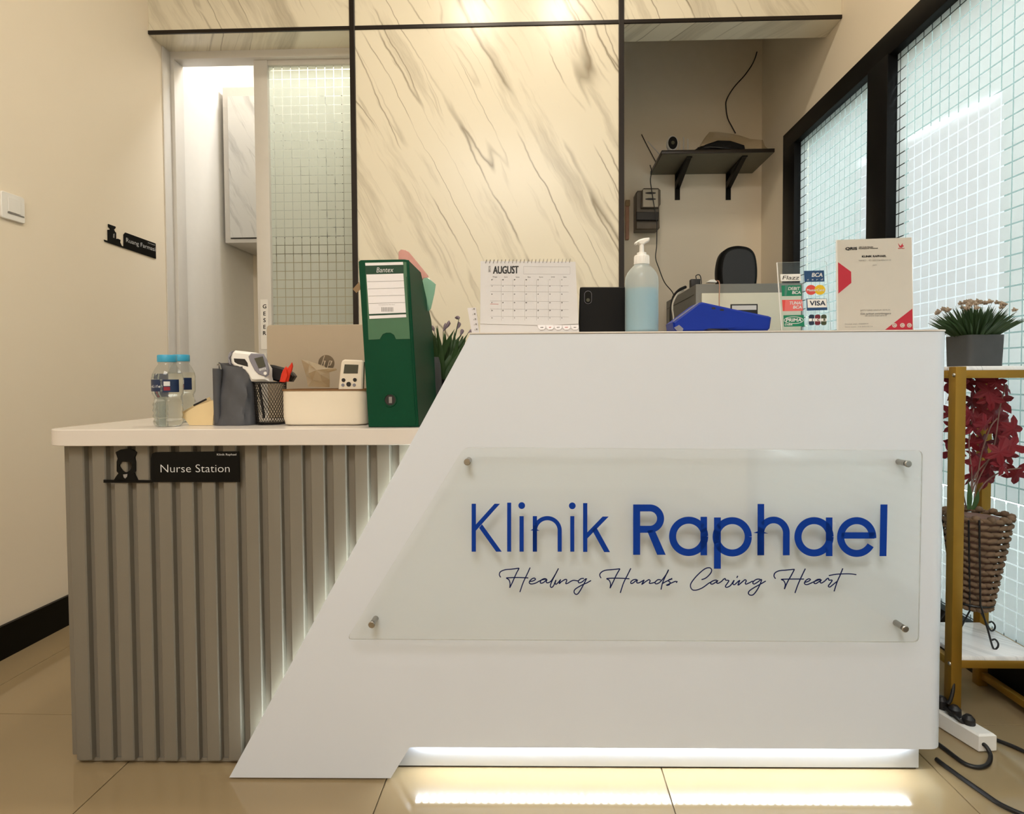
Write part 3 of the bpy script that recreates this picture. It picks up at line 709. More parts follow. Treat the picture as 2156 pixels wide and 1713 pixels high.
q = cn(1792, 434); part(MB().text('Klinik Raphael', (q.x, NY-0.0036, q.z), (1, 0, 0), (0, 0, 1), height=0.0045, width=0.043), 'small_lettering', M['signw'], ns, smooth=0)

# ---- pharmacy sign on the left wall
FX = WL
def cf(x, y): return atX(x/5.989, 380+y/5.989, FX+0.001)
fs_ = thing('pharmacy_sign', 'black pharmacy sign with mortar and bottle silhouette on the left wall', 'sign', (FX, cf(1650, 800).y, cf(1310, 760).z))
OF = (0.003, 0, 0)
part(MB().prism([cf(*p) for p in ((1555, 680), (1575, 655), (1955, 793), (1960, 985), (1555, 850))], OF), 'plate', M['black'], fs_, smooth=0)
part(MB().prism([cf(*p) for p in ((1308, 745), (1556, 832), (1556, 852), (1315, 768))], OF), 'base_bar', M['black'], fs_, smooth=0)
part(MB().prism([cf(*p) for p in ((1360, 548), (1450, 580), (1450, 600), (1430, 618), (1440, 640), (1457, 660), (1457, 735), (1480, 733), (1512, 748), (1508, 780), (1530, 825), (1355, 765), (1353, 620), (1385, 618), (1378, 600), (1360, 585))], OF), 'bottle_silhouette', M['black'], fs_, smooth=0)
part(MB().prism([cf(*p)+Vector((0.0032, 0, 0)) for p in ((1418, 672), (1435, 668), (1432, 725), (1415, 718))], (0.0003, 0, 0)), 'cut_mark', M['inkg'], fs_, smooth=0)
q0, q1 = cf(1580, 760), cf(1948, 870); mid = (q0+q1)/2
part(MB().text('Ruang Farmasi', (FX+0.0048, mid.y, cf(1762, 815).z), (0, 1, 0), (0, 0, 1), height=0.0185, width=abs(q1.y-q0.y), thin=-0.008), 'lettering', M['signw'], fs_, smooth=0)
q = cf(1898, 800); part(MB().text('Klinik Raphael', (FX+0.0048, q.y, q.z), (0, 1, 0), (0, 0, 1), height=0.0045, width=0.043), 'small_lettering', M['signw'], fs_, smooth=0)

# ---- light switch on the left wall
s1 = atX(46, 440, WL); yy = s1.y-0.040; zz = atX(20, 436, WL).z
sw = thing('light_switch', 'white wall switch at the left edge of the picture', 'switch', (WL, yy, zz))
def yz(pts, x): return [(x, p[0], p[1]) for p in pts]
part(MB().prism(yz(rrect(0.084, 0.084, 0.008, 4, yy, zz), WL+0.0002), (0.009, 0, 0), bev=0.002), 'plate', M['white'], sw)
part(MB().prism([(WL+0.0094, yy-0.022, zz-0.018), (WL+0.0094, yy+0.022, zz-0.018), (WL+0.0094, yy+0.022, zz+0.026), (WL+0.0094, yy-0.022, zz+0.026)], (0.0035, 0, 0), bev=0.001), 'rocker', M['white'], sw)
part(MB().box((WL+0.0094, yy-0.022, zz-0.022), (WL+0.0115, yy+0.036, zz-0.019)), 'rocker_gap', M['inkg'], sw, smooth=0)

# ================================================================== THINGS ON THE LOWER COUNTER
def bottle(px, py, label, h=0.162, r=0.0315):
    b = atDZ(px, py, ZC); x, y = b.x, b.y
    t = thing('water_bottle', label, 'bottle', (x, y, ZC), D=True, group='water bottles on the counter')
    s = h/0.162
    pf = [(0.001, 0.004), (0.012, 0.003), (0.024, 0.0), (0.028, 0.004), (0.0300, 0.012), (0.0275, 0.018), (0.0305, 0.024), (0.0280, 0.031), (0.0308, 0.037), (0.0285, 0.044), (0.0305, 0.050), (0.0270, 0.058), (0.0268, 0.066), (0.0310, 0.074), (0.0315, 0.080), (0.0313, 0.104), (0.0320, 0.108), (0.0300, 0.118), (0.0245, 0.130), (0.0180, 0.140), (0.0172, 0.143), (0.0190, 0.1435), (0.0190, 0.1455), (0.0165, 0.146), (0.0165, 0.150)]
    pf = [(a*r/0.0315, b_*s) for a, b_ in pf]
    part(MB().lathe(pf, (x, y, ZC), 40), 'bottle_body', M['pet'], t, smooth=60)
    wf = [(0.0001, 0.0052)]+[(max(0.0002, a-0.0012), b_+0.0016) for a, b_ in pf[2:18]]+[(0.0001, pf[17][1]+0.0017)]
    part(MB().lathe(wf, (x, y, ZC), 40), 'water', M['water'], t, smooth=60)
    cp = [(0.0001, 0.1462), (0.0195, 0.1462), (0.0198, 0.148), (0.0198, 0.160), (0.0185, 0.162), (0.0001, 0.162)]
    part(MB().lathe([(a*r/0.0315, b_*s) for a, b_ in cp], (x, y, ZC), 40), 'cap', M['cap'], t)
    # wrap-around label with printed panels
    def band(a0, a1, z0, z1, rr, nme, m, lab=None):
        mb = MB(); n = 14; vs = []
        for k in range(n+1):
            a = math.radians(a0+(a1-a0)*k/n)
            for z in (z0, z1): vs.append((x+rr*math.sin(a), y-rr*math.cos(a), ZC+z*s))
        mb.add(vs, [(2*k, 2*k+2, 2*k+3, 2*k+1) for k in range(n)]); return part(mb, nme, m, t, smooth=60)
    R = r*1.0+0.0006
    band(-95, 5, 0.080, 0.1065, R, 'label_panel', M['labelb'])
    band(14, 75, 0.078, 0.1065, R, 'label_panel', M['fabric'] if False else M['labelb'])
    band(18, 40, 0.082, 0.090, R+0.0003, 'label_mark', M['labelr'])
    band(18, 40, 0.092, 0.102, R+0.0003, 'label_mark', M['signw'])
    mb = MB()
    for i, ch in enumerate('PureLife'):
        a = math.radians(-58+i*8.6); cxx = x+(R+0.0005)*math.sin(a); cyy = y-(R+0.0005)*math.cos(a)
        mb.text(ch, (cxx, cyy, ZC+0.091*s), (math.cos(a), math.sin(a), 0), (0, 0, 1), height=0.0062, bold=0.0002, yc=0.0)
    part(mb, 'lettering', M['signw'], t, smooth=0)
    return t
bottle(355, 897, 'nearer clear water bottle with blue cap at the left end of the counter', 0.164, 0.0320)
bottle(384, 888, 'farther clear water bottle with blue cap half hidden behind the other', 0.170, 0.0315)

# tan folded board with a dark pen
def cb(x, y): return (310+x/8.567, 720+y/8.567)
b0 = atDZ(405, 896, ZC)
fb = thing('folded_board', 'tan folded card leaning beside the grey pouch', 'card', (b0.x, b0.y+0.01, ZC), D=True)
yb_ = b0.y+0.005
pts = [atD(*cb(*p), yb_) for p in ((590, 1310), (840, 1150), (1150, 1040), (1180, 1490), (760, 1492))]
for p in pts:
    if p.z < ZC+0.003: p.z = ZC+0.0006
part(MB().prism([p+Vector((0, (p.z-ZC)*0.25, 0)) for p in pts], (0, 0.003, 0)), 'front_leaf', M['card'], fb, smooth=0)
pts2 = [atD(*cb(*p), yb_+0.03) for p in ((560, 1300), (850, 1130), (1120, 990), (1180, 1100), (1180, 1440), (740, 1440))]
for p in pts2: p.z = max(p.z, ZC+0.0006)
part(MB().prism(pts2, (0, 0.002, 0)), 'back_leaf', M['card'], fb, smooth=0)
q0, q1 = atD(*cb(840, 1140), yb_+0.02), atD(*cb(1065, 1030), yb_+0.02)
single(MB().tube([q0, q1], 0.0022, 8), 'pen', M['dark'], 'dark pen end sticking up over the tan card', 'pen', base=tuple(q0), D=True)

# grey nylon pouch
def cc(x, y): return (420+x/5.989, 720+y/5.989)
pb = atDZ(483, 896, ZC)
po = thing('grey_pouch', 'crumpled dark grey nylon pouch standing by the tan card', 'pouch', (pb.x, pb.y+0.03, ZC), D=True)
mb = MB(); rows = 14; cols = 32; vs = []
zt_ = atD(*cc(400, 280), pb.y).z-ZC
wid0 = (atD(*cc(645, 1040), pb.y).x-atD(*cc(115, 1040), pb.y).x)/2; wid1 = (atD(*cc(590, 400), pb.y).x-atD(*cc(160, 400), pb.y).x)/2
cx0 = (atD(*cc(645, 1040), pb.y).x+atD(*cc(115, 1040), pb.y).x)/2; cx1 = (atD(*cc(590, 400), pb.y).x+atD(*cc(160, 400), pb.y).x)/2
for r_ in range(rows+1):
    f = r_/rows; cxx = cx0+(cx1-cx0)*f; wx = wid0+(wid1-wid0)*min(1, f*1.15); wy = 0.034-0.014*f
    for k in range(cols):
        a = 2*PI*k/cols; crum = 1+0.05*math.sin(5*a+3.1*f*4)+0.04*math.sin(9*a-7*f)+0.03*math.sin(13*a+11*f)
        e = 0.75; ca, sa = math.cos(a), math.sin(a)
        vs.append((cxx+wx*math.copysign(abs(ca)**e, ca)*(1 if abs(ca) > .9 else crum*0.98), pb.y+0.034+wy*crum*math.copysign(abs(sa)**e, sa), ZC+0.0005+f*zt_+(0.006*math.sin(2*a+1) if r_ == rows else 0)))
fsx = [(r_*cols+k, r_*cols+(k+1) % cols, (r_+1)*cols+(k+1) % cols, (r_+1)*cols+k) for r_ in range(rows) for k in range(cols)]
fsx += [tuple(range(cols))[::-1], tuple(rows*cols+k for k in range(cols))]
mb.add(vs, fsx); part(mb, 'pouch_body', M['fabric'], po, smooth=50)
ql = atD(*cc(205, 310), pb.y)
part(MB().tube([(ql.x-0.004, pb.y+0.012, ZC+0.006), (ql.x-0.003, pb.y+0.008, ZC+0.06), (ql.x+0.0, pb.y+0.006, ql.z-0.004)], [0.008, 0.008, 0.010], 12), 'rolled_edge', M['fabric'], po)
part(MB().tube(catmull([(ql.x+0.003, pb.y+0.001, ql.z+0.004), (ql.x+0.009, pb.y-0.001, ql.z+0.006), (ql.x+0.013, pb.y-0.001, ql.z-0.006)], 5), 0.0013, 6), 'zip_pull', M['steel'], po)

# wire mesh pen holder with things in it
mbp = atDZ(558, 894, ZC)
mx, my = mbp.x+0.004, mbp.y+0.022
zr = atD(*cc(800, 505), my-0.03).z-ZC
mh = thing('mesh_pen_holder', 'black wire mesh pen holder between the grey pouch and cream box', 'pen holder', (mx, my, ZC), D=True)
r0, r1 = 0.033, 0.036
part(MB().lathe([(r0, 0.0006), (r0+0.0008, 0.003), (r0-0.002, 0.005)], (mx, my, ZC), 28), 'base', M['mesh'], mh)
part(MB().lathe([(r1-0.0008, zr-0.003), (r1+0.0012, zr-0.002), (r1+0.0012, zr), (r1-0.0008, zr+0.001)], (mx, my, ZC), 28), 'rim', M['mesh'], mh)
mm = MB(); N = 34
for k in range(N):
    for sgn in (1, -1):
        pth = []
        for j in range(0, 13):
            f = j/12; a = 2*PI*k/N+sgn*f*1.5; rr = r0+(r1-r0)*f; pth.append((mx+rr*math.cos(a), my+rr*math.sin(a), ZC+0.003+f*(zr-0.004)))
        mm.tube(pth, 0.00055, 3)
part(mm, 'wire_mesh', M['mesh'], mh, smooth=0, kind='stuff')
# scissors handle / pen in it
single(MB().tube([(mx-0.016, my-0.022, ZC+zr-0.004), (mx-0.004, my-0.026, ZC+0.016)], 0.003, 8), 'pen', M['dark'], 'black pen leaning inside the wire mesh holder', 'pen', base=(mx-0.01, my-0.02, ZC+0.03), D=True)
ds = MB(); w0 = [atD(*cc(*p), my+0.01) for p in ((850, 285), (900, 285), (1050, 325), (1160, 385), (1195, 430), (1150, 500), (1060, 490), (990, 500), (870, 470))]
ds.prism(w0, (0, 0.022, 0), bev=0.004)
bo = single(ds, 'dark_case', M['dark'], 'dark soft case sticking out of the wire mesh holder', 'case', base=tuple(w0[-1]), D=True)
rf = MB()
rf.prism([atD(*cc(*p), my-0.012) for p in ((1005, 500), (1030, 400), (1050, 350), (1085, 305), (1105, 330), (1130, 300), (1162, 255), (1172, 300), (1160, 360), (1140, 400), (1115, 500))], (0, 0.006, 0), bev=0.0015)
rf.prism([atD(*cc(*p), my-0.016) for p in ((1000, 505), (1060, 420), (1095, 340), (1110, 420), (1080, 505))], (0, 0.004, 0), bev=0.0012)
single(rf, 'red_wrapper', M['redp'], 'bright orange red folded wrapper in the wire mesh holder', 'wrapper', base=tuple(atD(*cc(1060, 500), my-0.01)), D=True)

# infrared thermometer resting on pouch and holder
ty = my-0.030
tg = thing('thermometer_gun', 'white and grey forehead thermometer gun lying over pouch and mesh holder', 'thermometer', tuple(atD(*cc(740, 490), ty)), D=True)
def pg(pts, yo, dep, nm, m, bev=0.0, label=None):
    return part(MB().prism([atD(*cc(*p), ty+yo) for p in pts], (0, dep, 0), bev=bev), nm, m, tg, label=label)
pg([(400, 125), (440, 103), (520, 112), (640, 125), (720, 150), (790, 240), (850, 330), (850, 430), (866, 496), (700, 500), (640, 495), (600, 420), (560, 370), (480, 330), (420, 310), (385, 260), (378, 190)], 0, 0.034, 'body', M['white'], 0.006)
pg([(352, 180), (372, 130), (405, 110), (428, 112), (395, 150), (380, 200), (384, 262), (400, 300), (372, 285), (355, 240)], 0.002, 0.030, 'nose_ring', M['thermg'], 0.002, 'grey ring')
pg([(612, 180), (645, 140), (800, 148), (845, 225), (875, 350), (868, 410), (832, 438), (740, 405), (690, 355), (630, 240)], -0.004, 0.006, 'display_face', M['thermg'], 0.002, 'grey panel')
pg([(690, 205), (795, 180), (832, 305), (745, 328)], -0.0052, 0.001, 'screen', M['lcd'])
pg([(432, 205), (570, 212), (605, 262), (612, 310), (480, 275), (440, 250)], -0.0006, 0.003, 'vent_slot', M['dark'])
pg(arc(828, 392, 20, 20, 0, 345, 23), -0.0052, 0.001, 'button', M['white'])
q = atD(*cc(800, 342), ty-0.0056); part(MB().text('BYITX', q, (0.97, 0, 0.22), (-0.22, 0, 0.97), height=0.0052, width=0.016, bold=0.0004), 'lettering', M['signw'], tg, smooth=0)

# cream organiser with wooden rim
ob_ = atDZ(680, 896, ZC)
x0, x1 = atD(588, 860, ob_.y).x, atD(772, 860, ob_.y).x; zb_ = atD(680, 819, ob_.y).z
og = thing('cream_box', 'cream plastic storage box with dark wooden rim left of the green binder', 'box', ((x0+x1)/2, ob_.y+0.05, ZC), D=True)
bw = x1-x0; cxm = (x0+x1)/2; mb = MB(); vs = []
levels = [(0.0, -0.008), (0.003, -0.003), (0.02, 0.0), (zb_-ZC-0.004, 0.0)]
R1 = []
for (z, gset) in levels:
    ring = rrect(bw+2*gset-0.004, 0.11+2*gset, 0.022, 5, cxm, ob_.y+0.055); R1.append([(p[0], p[1], ZC+0.0005+z) for p in ring])
for (z, gset) in [(zb_-ZC-0.004, -0.003), (0.004, -0.003)]:
    ring = rrect(bw+2*gset-0.004, 0.11+2*gset, 0.020, 5, cxm, ob_.y+0.055); R1.append([(p[0], p[1], ZC+0.0005+z) for p in ring])
n = len(R1[0]); mb.add([v for r_ in R1 for v in r_], [(i*n+k, i*n+(k+1) % n, (i+1)*n+(k+1) % n, (i+1)*n+k) for i in range(len(R1)-1) for k in range(n)]+[tuple(range(n))[::-1], tuple((len(R1)-1)*n+k for k in range(n))])
part(mb, 'box_body', M['cream'], og)
ra = rrect(bw+0.001, 0.114, 0.024, 5, cxm, ob_.y+0.055); rb = rrect(bw-0.014, 0.100, 0.018, 5, cxm, ob_.y+0.055); n = len(ra)
z0 = zb_-0.0035; z1 = zb_
part(MB().add([(p[0], p[1], z0) for p in ra]+[(p[0], p[1], z1) for p in ra]+[(p[0], p[1], z1) for p in rb]+[(p[0], p[1], z0) for p in rb],
     [(a*n+k, a*n+(k+1) % n, ((a+1) % 4)*n+(k+1) % n, ((a+1) % 4)*n+k) for a in range(4) for k in range(n)]), 'wooden_rim', M['bamboo'], og, smooth=30)
# crumpled plastic bag in it
ty2 = ob_.y+0.05
tb = MB(); pc = [cc(*p) for p in ((1380, 560), (1340, 420), (1290, 220), (1370, 235), (1470, 270), (1590, 320), (1740, 330), (1720, 350), (1650, 380), (1655, 470), (1620, 570))]
P3 = [atD(*p, ty2) for p in pc]; cen = sum(P3, Vector())/len(P3)
rnd = random.Random(3)
fr = [p+Vector((0, rnd.uniform(-0.012, 0.012), 0)) for p in P3]
mid1 = [cen+(p-cen)*0.55+Vector((rnd.uniform(-.006, .006), -0.02+rnd.uniform(-0.012, 0.012), rnd.uniform(-.004, .004))) for p in P3]
mid2 = [cen+(p-cen)*0.55+Vector((rnd.uniform(-.006, .006), 0.02+rnd.uniform(-0.012, 0.012), rnd.uniform(-.004, .004))) for p in P3]
n = len(P3); c1 = cen+Vector((0, -0.028, 0.004)); c2_ = cen+Vector((0, 0.028, 0))
tb.add(fr+mid1+[c1]+mid2+[c2_], [(i, (i+1) % n, n+(i+1) % n, n+i) for i in range(n)]+[(n+i, n+(i+1) % n, 2*n) for i in range(n)]+[(i, 2*n+1+i, 2*n+1+(i+1) % n, (i+1) % n) for i in range(n)]+[(2*n+1+i, 3*n+1, 2*n+1+(i+1) % n) for i in range(n)])
single(tb, 'plastic_bag', M['tissue'], 'crumpled translucent plastic bag poking out of the cream box', 'bag', base=tuple(P3[0]), D=True, smooth=0)
# remote control
rmy = ob_.y+0.02
rm = thing('remote_control', 'cream air conditioner remote standing in the cream box against the binder', 'remote', tuple(atD(*cc(1870, 575), rmy)), D=True)
def pr_(pts, yo, dep, nm, m, bev=0.0): return part(MB().prism([atD(*cc(*p), rmy+yo) for p in pts], (0, dep, 0), bev=bev), nm, m, rm)
pr_([(1742, 640), (1785, 260), (1800, 230), (1830, 218), (2045, 226), (2065, 250), (2050, 640)], 0, 0.018, 'body', M['cream'], 0.003)
pr_([(1830, 280), (2005, 285), (1995, 395), (1815, 395)], -0.0006, 0.002, 'screen', M['lcd'])
for k, (bx_, by_, br) in enumerate(((1815, 478, 24), (1958, 475, 24), (1807, 540, 20), (1950, 540, 20), (1880, 530, 30))):
    pr_(arc(bx_, by_, br, br*1.0, 0, 345, 12), -0.0012, 0.003, 'button', M['dark'] if k in (0, 1, 4) else M['thermg'])

# ---- laptop behind
ly = 0.36
lq = [atD(*p, ly) for p in ((561, 684), (561, 850))]
lw, lh = 0.324, 0.222
lt = thing('laptop', 'open laptop seen from the back of its beige silver lid', 'laptop', (lq[0].x+lw/2, ly-0.02, ZC), D=True)
lx0 = lq[0].x; lz1 = lq[0].z
lid = [(lx0+lw/2+p[0], p[1]) for p in rrect(lw, lz1-ZC-0.012, 0.010, 5, 0, (lz1+ZC+0.012)/2)]
ld = part(MB().prism(xz(lid, ly), (0, 0.006, 0), bev=0.001), 'lid', M['laptop'], lt)
part(MB().box((lx0, ly-0.002, ZC+0.0005), (lx0+lw, ly+0.215, ZC+0.014), bev=0.003), 'base', M['laptop'], lt)
part(MB().box((lx0+0.05, ly-0.001, ZC+0.010), (lx0+lw-0.05, ly+0.008, ZC+0.0128)), 'hinge', M['dark'], lt, smooth=0)
def cl(x, y): return atD(420+x/5.989, 720+y/5.989, ly-0.0003)
lc = cl(1600, 265); part(MB().lathe([(0.0001, 0.0004), (0.0222, 0.0004), (0.0222, 0.0)], (lc.x, ly, lc.z), 36, ax=Matrix.Rotation(PI/2, 3, 'X')), 'logo_disc', M['logo'], lt, sub=ld)
lg = MB()
def ls(pts): lg.ribbon([Vector((lc.x, ly-0.0006, lc.z))+Vector(((x-1600)/5.989/775, 0, -(y-265)/5.989/775)) for x, y in pts], 0.0022, NX, 0.0002)
ls([(1578, 170), (1535, 300)]); ls([(1560, 238), (1585, 235), (1568, 300)]); ls([(1640, 235), (1605, 345)]); ls([(1640, 235), (1668, 240), (1650, 290), (1622, 290)])
part(lg, 'logo_letters', M['laptop'], lt, smooth=0, sub=ld)

# ---- green lever arch file
by0 = 0.050
def cg(x, y, yo=0.0): return atD(740+x/3.893, 480+y/3.893, by0+yo)
bn = thing('green_binder', 'tall dark green box file with white spine label on the counter', 'binder', (cg(340, 1630).x, by0+0.13, ZC), D=True)
FR = [cg(57, 275), cg(75, 262), cg(432, 255), cg(470, 262), cg(552, 1625), cg(140, 1640)]
for i in (4, 5): FR[i].z = ZC+0.0006
hh = FR[0].z-ZC
spine = part(MB().prism(FR, (0, 0.004, 0), bev=0.0012), 'spine', M['green'], bn)
# side walls: slanted outline towards the back
def sidewall(xt, xb, zt_, nm, th):
    zb0 = ZC+0.0006; dep = [(0.0045, zb0), (0.0045, zt_), (0.14, zt_-0.001), (0.25, zt_-0.105), (0.262, zt_-0.15), (0.262, zb0)]
    pts = []
    for (yo, z) in dep:
        f = (z-zb0)/(zt_-zb0); pts.append((xb+(xt-xb)*f, by0+yo, z))
    part(MB().prism(pts, (th, 0, 0)), nm, M['green'], bn, smooth=0)
sidewall(FR[3].x-0.0035, FR[4].x-0.0035, FR[3].z-0.0008, 'right_side', 0.0032)
sidewall(FR[0].x+0.001, FR[5].x+0.001, FR[0].z-0.0008, 'left_side', 0.0032)
part(MB().box((FR[5].x+0.005, by0+0.005, ZC+0.0007), (FR[4].x-0.004, by0+0.26, ZC+0.004)), 'bottom', M['green'], bn, smooth=0)
zt_ = FR[1].z-0.004
part(MB().prism([(FR[0].x+0.0048, by0+0.005, zt_), (FR[3].x-0.004, by0+0.005, zt_), (FR[3].x-0.004, by0+0.138, zt_), (FR[0].x+0.0048, by0+0.138, zt_)], (0, 0, 0.002)), 'top', M['green'], bn, smooth=0)
fl_ = [(FR[0].x+0.012, by0+0.03), (FR[3].x-0.012, by0+0.03), (FR[3].x-0.012, by0+0.24), (FR[0].x+0.012, by0+0.24)]
part(MB().box((FR[5].x+0.012, by0+0.03, ZC+0.005), (FR[3].x-0.020, by0+0.235, FR[0].z-0.115), bev=0.002), 'paper_stack', M['paper'], bn)
# edge welts on the spine
for (xa, ya, xb, yb2) in ((452, 400, 520, 1500), (468, 400, 534, 1500)):
    part(MB().tube([cg(xa, ya)+Vector((0, -0.0004, 0)), cg(xb, yb2)+Vector((0, -0.0004, 0))], 0.0009, 6), 'welt', M['green'], bn)
part(MB().tube([cg(520, 1500)+Vector((0, -0.0004, 0)), cg(530, 1560)+Vector((0, -0.0004, 0)), cg(520, 1615)+Vector((0, -0.0004, 0))], 0.0009, 6), 'welt', M['green'], bn)
pk = MB().prism([cg(*p, -0.0010) for p in ((112, 280), (450, 278), (482, 908), (365, 910), (350, 875), (320, 857), (285, 857), (255, 870), (232, 910), (140, 915))], (0, 0.0008, 0)); part(pk, 'label_pocket', M['greenl'], bn, smooth=0)
T1 = -0.0022
def lq_(mb, pts, yo=T1, t=0.0008, mi=0): mb.prism([cg(*p, yo) for p in pts], (0, t, 0), mi=mi)
for nm_, mk_, pts in (('label', 'paperl', [(112, 286), (421, 277), (424, 300), (114, 308)]), ('label', 'paperl', [(122, 380), (425, 372), (446, 692), (144, 704)]), ('label', 'paperl', [(145, 718), (447, 706), (449, 730), (147, 744)]),
        ('label_band', 'greend', [(112, 309), (424, 301), (426, 370), (118, 378)]), ('label_band', 'greend', [(144, 705), (447, 693), (447, 704), (145, 716)])):
    lb = MB(); lq_(lb, pts); part(lb, nm_, M[mk_], bn, smooth=0)
ll = MB()
for (a, b, e, f) in ((130, 438, 430, 430), (134, 497, 434, 488), (138, 556, 438, 548), (142, 616, 440, 608)):
    lq_(ll, [(a, b), (e, f), (e, f+2.2), (a, b+2.2)], T1-0.0004, 0.0003)
for k in range(22):
    xk = 245+k*4.5
    if k % 3 != 2: lq_(ll, [(xk, 648), (xk+2.6, 648), (xk+3.4, 684), (xk+0.8, 684)], T1-0.0004, 0.0003)
part(ll, 'label_lines', M['inkg'], bn, smooth=0)
q = cg(288, 628, T1-0.0005); part(MB().text('www.bantex.com  folio 70mm', q, (1, 0, 0), (0, 0, 1), height=0.0016, width=0.036), 'small_print', M['inkg'], bn, smooth=0)
q = cg(273, 342, T1-0.0006); part(MB().text('Bantex', q, (1, 0, 0.01), (0, 0, 1), height=0.0115, width=0.0365, shear=0.15), 'lettering', M['signw'], bn, smooth=0)
hc = cg(318, 1408); ax = Matrix.Rotation(PI/2, 3, 'X')
part(MB().lathe([(0.0001, 0.0004), (0.0122, 0.0004), (0.0122, 0.0001)], (hc.x, by0, hc.z), 32, ax=ax), 'finger_hole', M['dark'], bn)
part(MB().lathe([(0.0120, 0.0002), (0.0122, 0.0022), (0.0148, 0.0022), (0.0152, 0.0002)], (hc.x, by0, hc.z), 36, ax=ax), 'hole_ring', M['green'], bn)
part(MB().box((hc.x-0.003, by0-0.0009, hc.z-0.007), (hc.x+0.004, by0-0.0005, hc.z+0.007)), 'paper_edge', M['inkg'], bn, smooth=0)
tabm = MB().prism([cg(*p, 0.05) for p in ((10, 500), (62, 440), (75, 500), (40, 532))], (0, 0.001, 0)); part(tabm, 'kraft_tab', M['tab'], bn, smooth=0)
# translucent sleeves in it
ps = [cg(*p, 0.16) for p in ((385, 265), (385, 195), (405, 175), (440, 178), (470, 195), (540, 280), (625, 385), (632, 402), (590, 410), (540, 500), (400, 500))]
single(MB().prism(ps, (0, 0.004, 0), bev=0.0008), 'pink_sleeve', M['pinks'], 'pink translucent plastic sleeve rising out of the green binder', 'sleeve', base=tuple(ps[-1]), D=True)
ps = [cg(*p, 0.20) for p in ((560, 400), (630, 408), (690, 460), (680, 530), (650, 660), (632, 680), (560, 680))]
single(MB().prism(ps, (0, 0.004, 0), bev=0.0008), 'teal_sleeve', M['teals'], 'teal translucent plastic sleeve behind the right side of the green binder', 'sleeve', base=tuple(ps[-1]), D=True)
# grey cloth bag behind
gb0 = Vector((FR[4].x-0.008, by0+0.28, ZC)); gz = cg(620, 950, 0.18).z
mb = MB().lathe([(0.020, 0.0005), (0.022, 0.01), (0.022, (gz-ZC)*0.5), (0.018, (gz-ZC)*0.75), (0.012, (gz-ZC)*0.85)], gb0, 24, sx=0.75, sy=1.0)
single(mb, 'grey_bag', M['potg'], 'small dark grey bag squeezed between green binder and black plant pot', 'bag', base=tuple(gb0), D=True)

# ---- lily plant behind the slanted panel
lyp = 0.40
def pp_(x, y, yo=0.0): return atD(740+x/3.893, 480+y/3.893, lyp+yo)
pc_ = pp_(720, 1240); lpz = ZC
lpn = thing('potted_lily', 'artificial plant with long green leaves and grey buds in a black pot', 'plant', (pc_.x+0.012, lyp, ZC), D=True)
pw = 0.058; pcx = pc_.x+0.012; zp = pc_.z
part(MB().lathe([(pw*0.8, 0.0006), (pw*0.82, 0.002), (pw, zp-ZC), (pw*0.93, zp-ZC), (pw*0.9, zp-ZC-0.01), (0.0001, zp-ZC-0.012)], (pcx, lyp, ZC), 32), 'pot', M['potb'], lpn)
rnd = random.Random(5)
def blade(mb, b, tip, wd, bend, mi=0, n=6):
    b = Vector(b); tip = Vector(tip); d = tip-b; sd = Vector((d.z, 0.3*d.length, -d.x)).normalized()
    sd = d.cross(Vector((0, 1, 0.2))).normalized(); fr_ = d.cross(sd).normalized(); vs = []
    for k in range(n+1):
        f = k/n; c = b+d*f+Vector(bend)*math.sin(PI*f)*0.5; w_ = wd*(0.55+0.9*math.sin(PI*min(1, f*0.8+0.12)))*(1-f**3)*0.5+0.0002
        vs += [c-sd*w_, c+fr_*w_*0.35, c+sd*w_]
    mb.add(vs, [(3*k, 3*k+1, 3*k+4, 3*k+3) for k in range(n)]+[(3*k+1, 3*k+2, 3*k+5, 3*k+4) for k in range(n)], mi)
tips = [(612, 905), (650, 985), (640, 800), (700, 780), (765, 850), (800, 940), (850, 830), (880, 900), (905, 870), (940, 870), (950, 920), (620, 860), (830, 880), (740, 940), (690, 870), (870, 960), (660, 1040), (920, 890)]
for k, (tx, tyy) in enumerate(tips*2):
    tp_ = pp_(tx+rnd.uniform(-12, 12), tyy+rnd.uniform(-10, 25), rnd.uniform(-0.05, 0.05))
    m = MB(); blade(m, (pcx+rnd.uniform(-.03, .02), lyp+rnd.uniform(-.03, .03), zp-0.012), tp_, rnd.uniform(0.011, 0.017), (rnd.uniform(-.012, .012), 0, 0.01)); part(m, 'leaf', M['leaf'], lpn, smooth=60)
for (bx_, by_, tx, ty_) in ((635, 800, 680, 850), (770, 780, 750, 850), (800, 760, 770, 830), (850, 735, 880, 745), (880, 770, 865, 830), (905, 830, 890, 880), (990, 840, 955, 860), (985, 825, 1035, 855)):
    a = pp_(bx_, by_, 0); b = pp_(tx, ty_, -0.02); m = MB(); m.tube(catmull([a, a.lerp(b, 0.5)+Vector((0.003, 0, 0.002)), b], 4), [0.0015, 0.003, 0.0045, 0.0055, 0.005, 0.0045, 0.003, 0.0018, 0.0006], 8)
    m.tube([b, (pcx, lyp, zp-0.01)], 0.0009, 5, mi=1); part(m, 'bud', [M['bud'], M['leaf']], lpn, smooth=60)

# ================================================================== THINGS ON THE UPPER COUNTER
ZU = ZT+0.0040
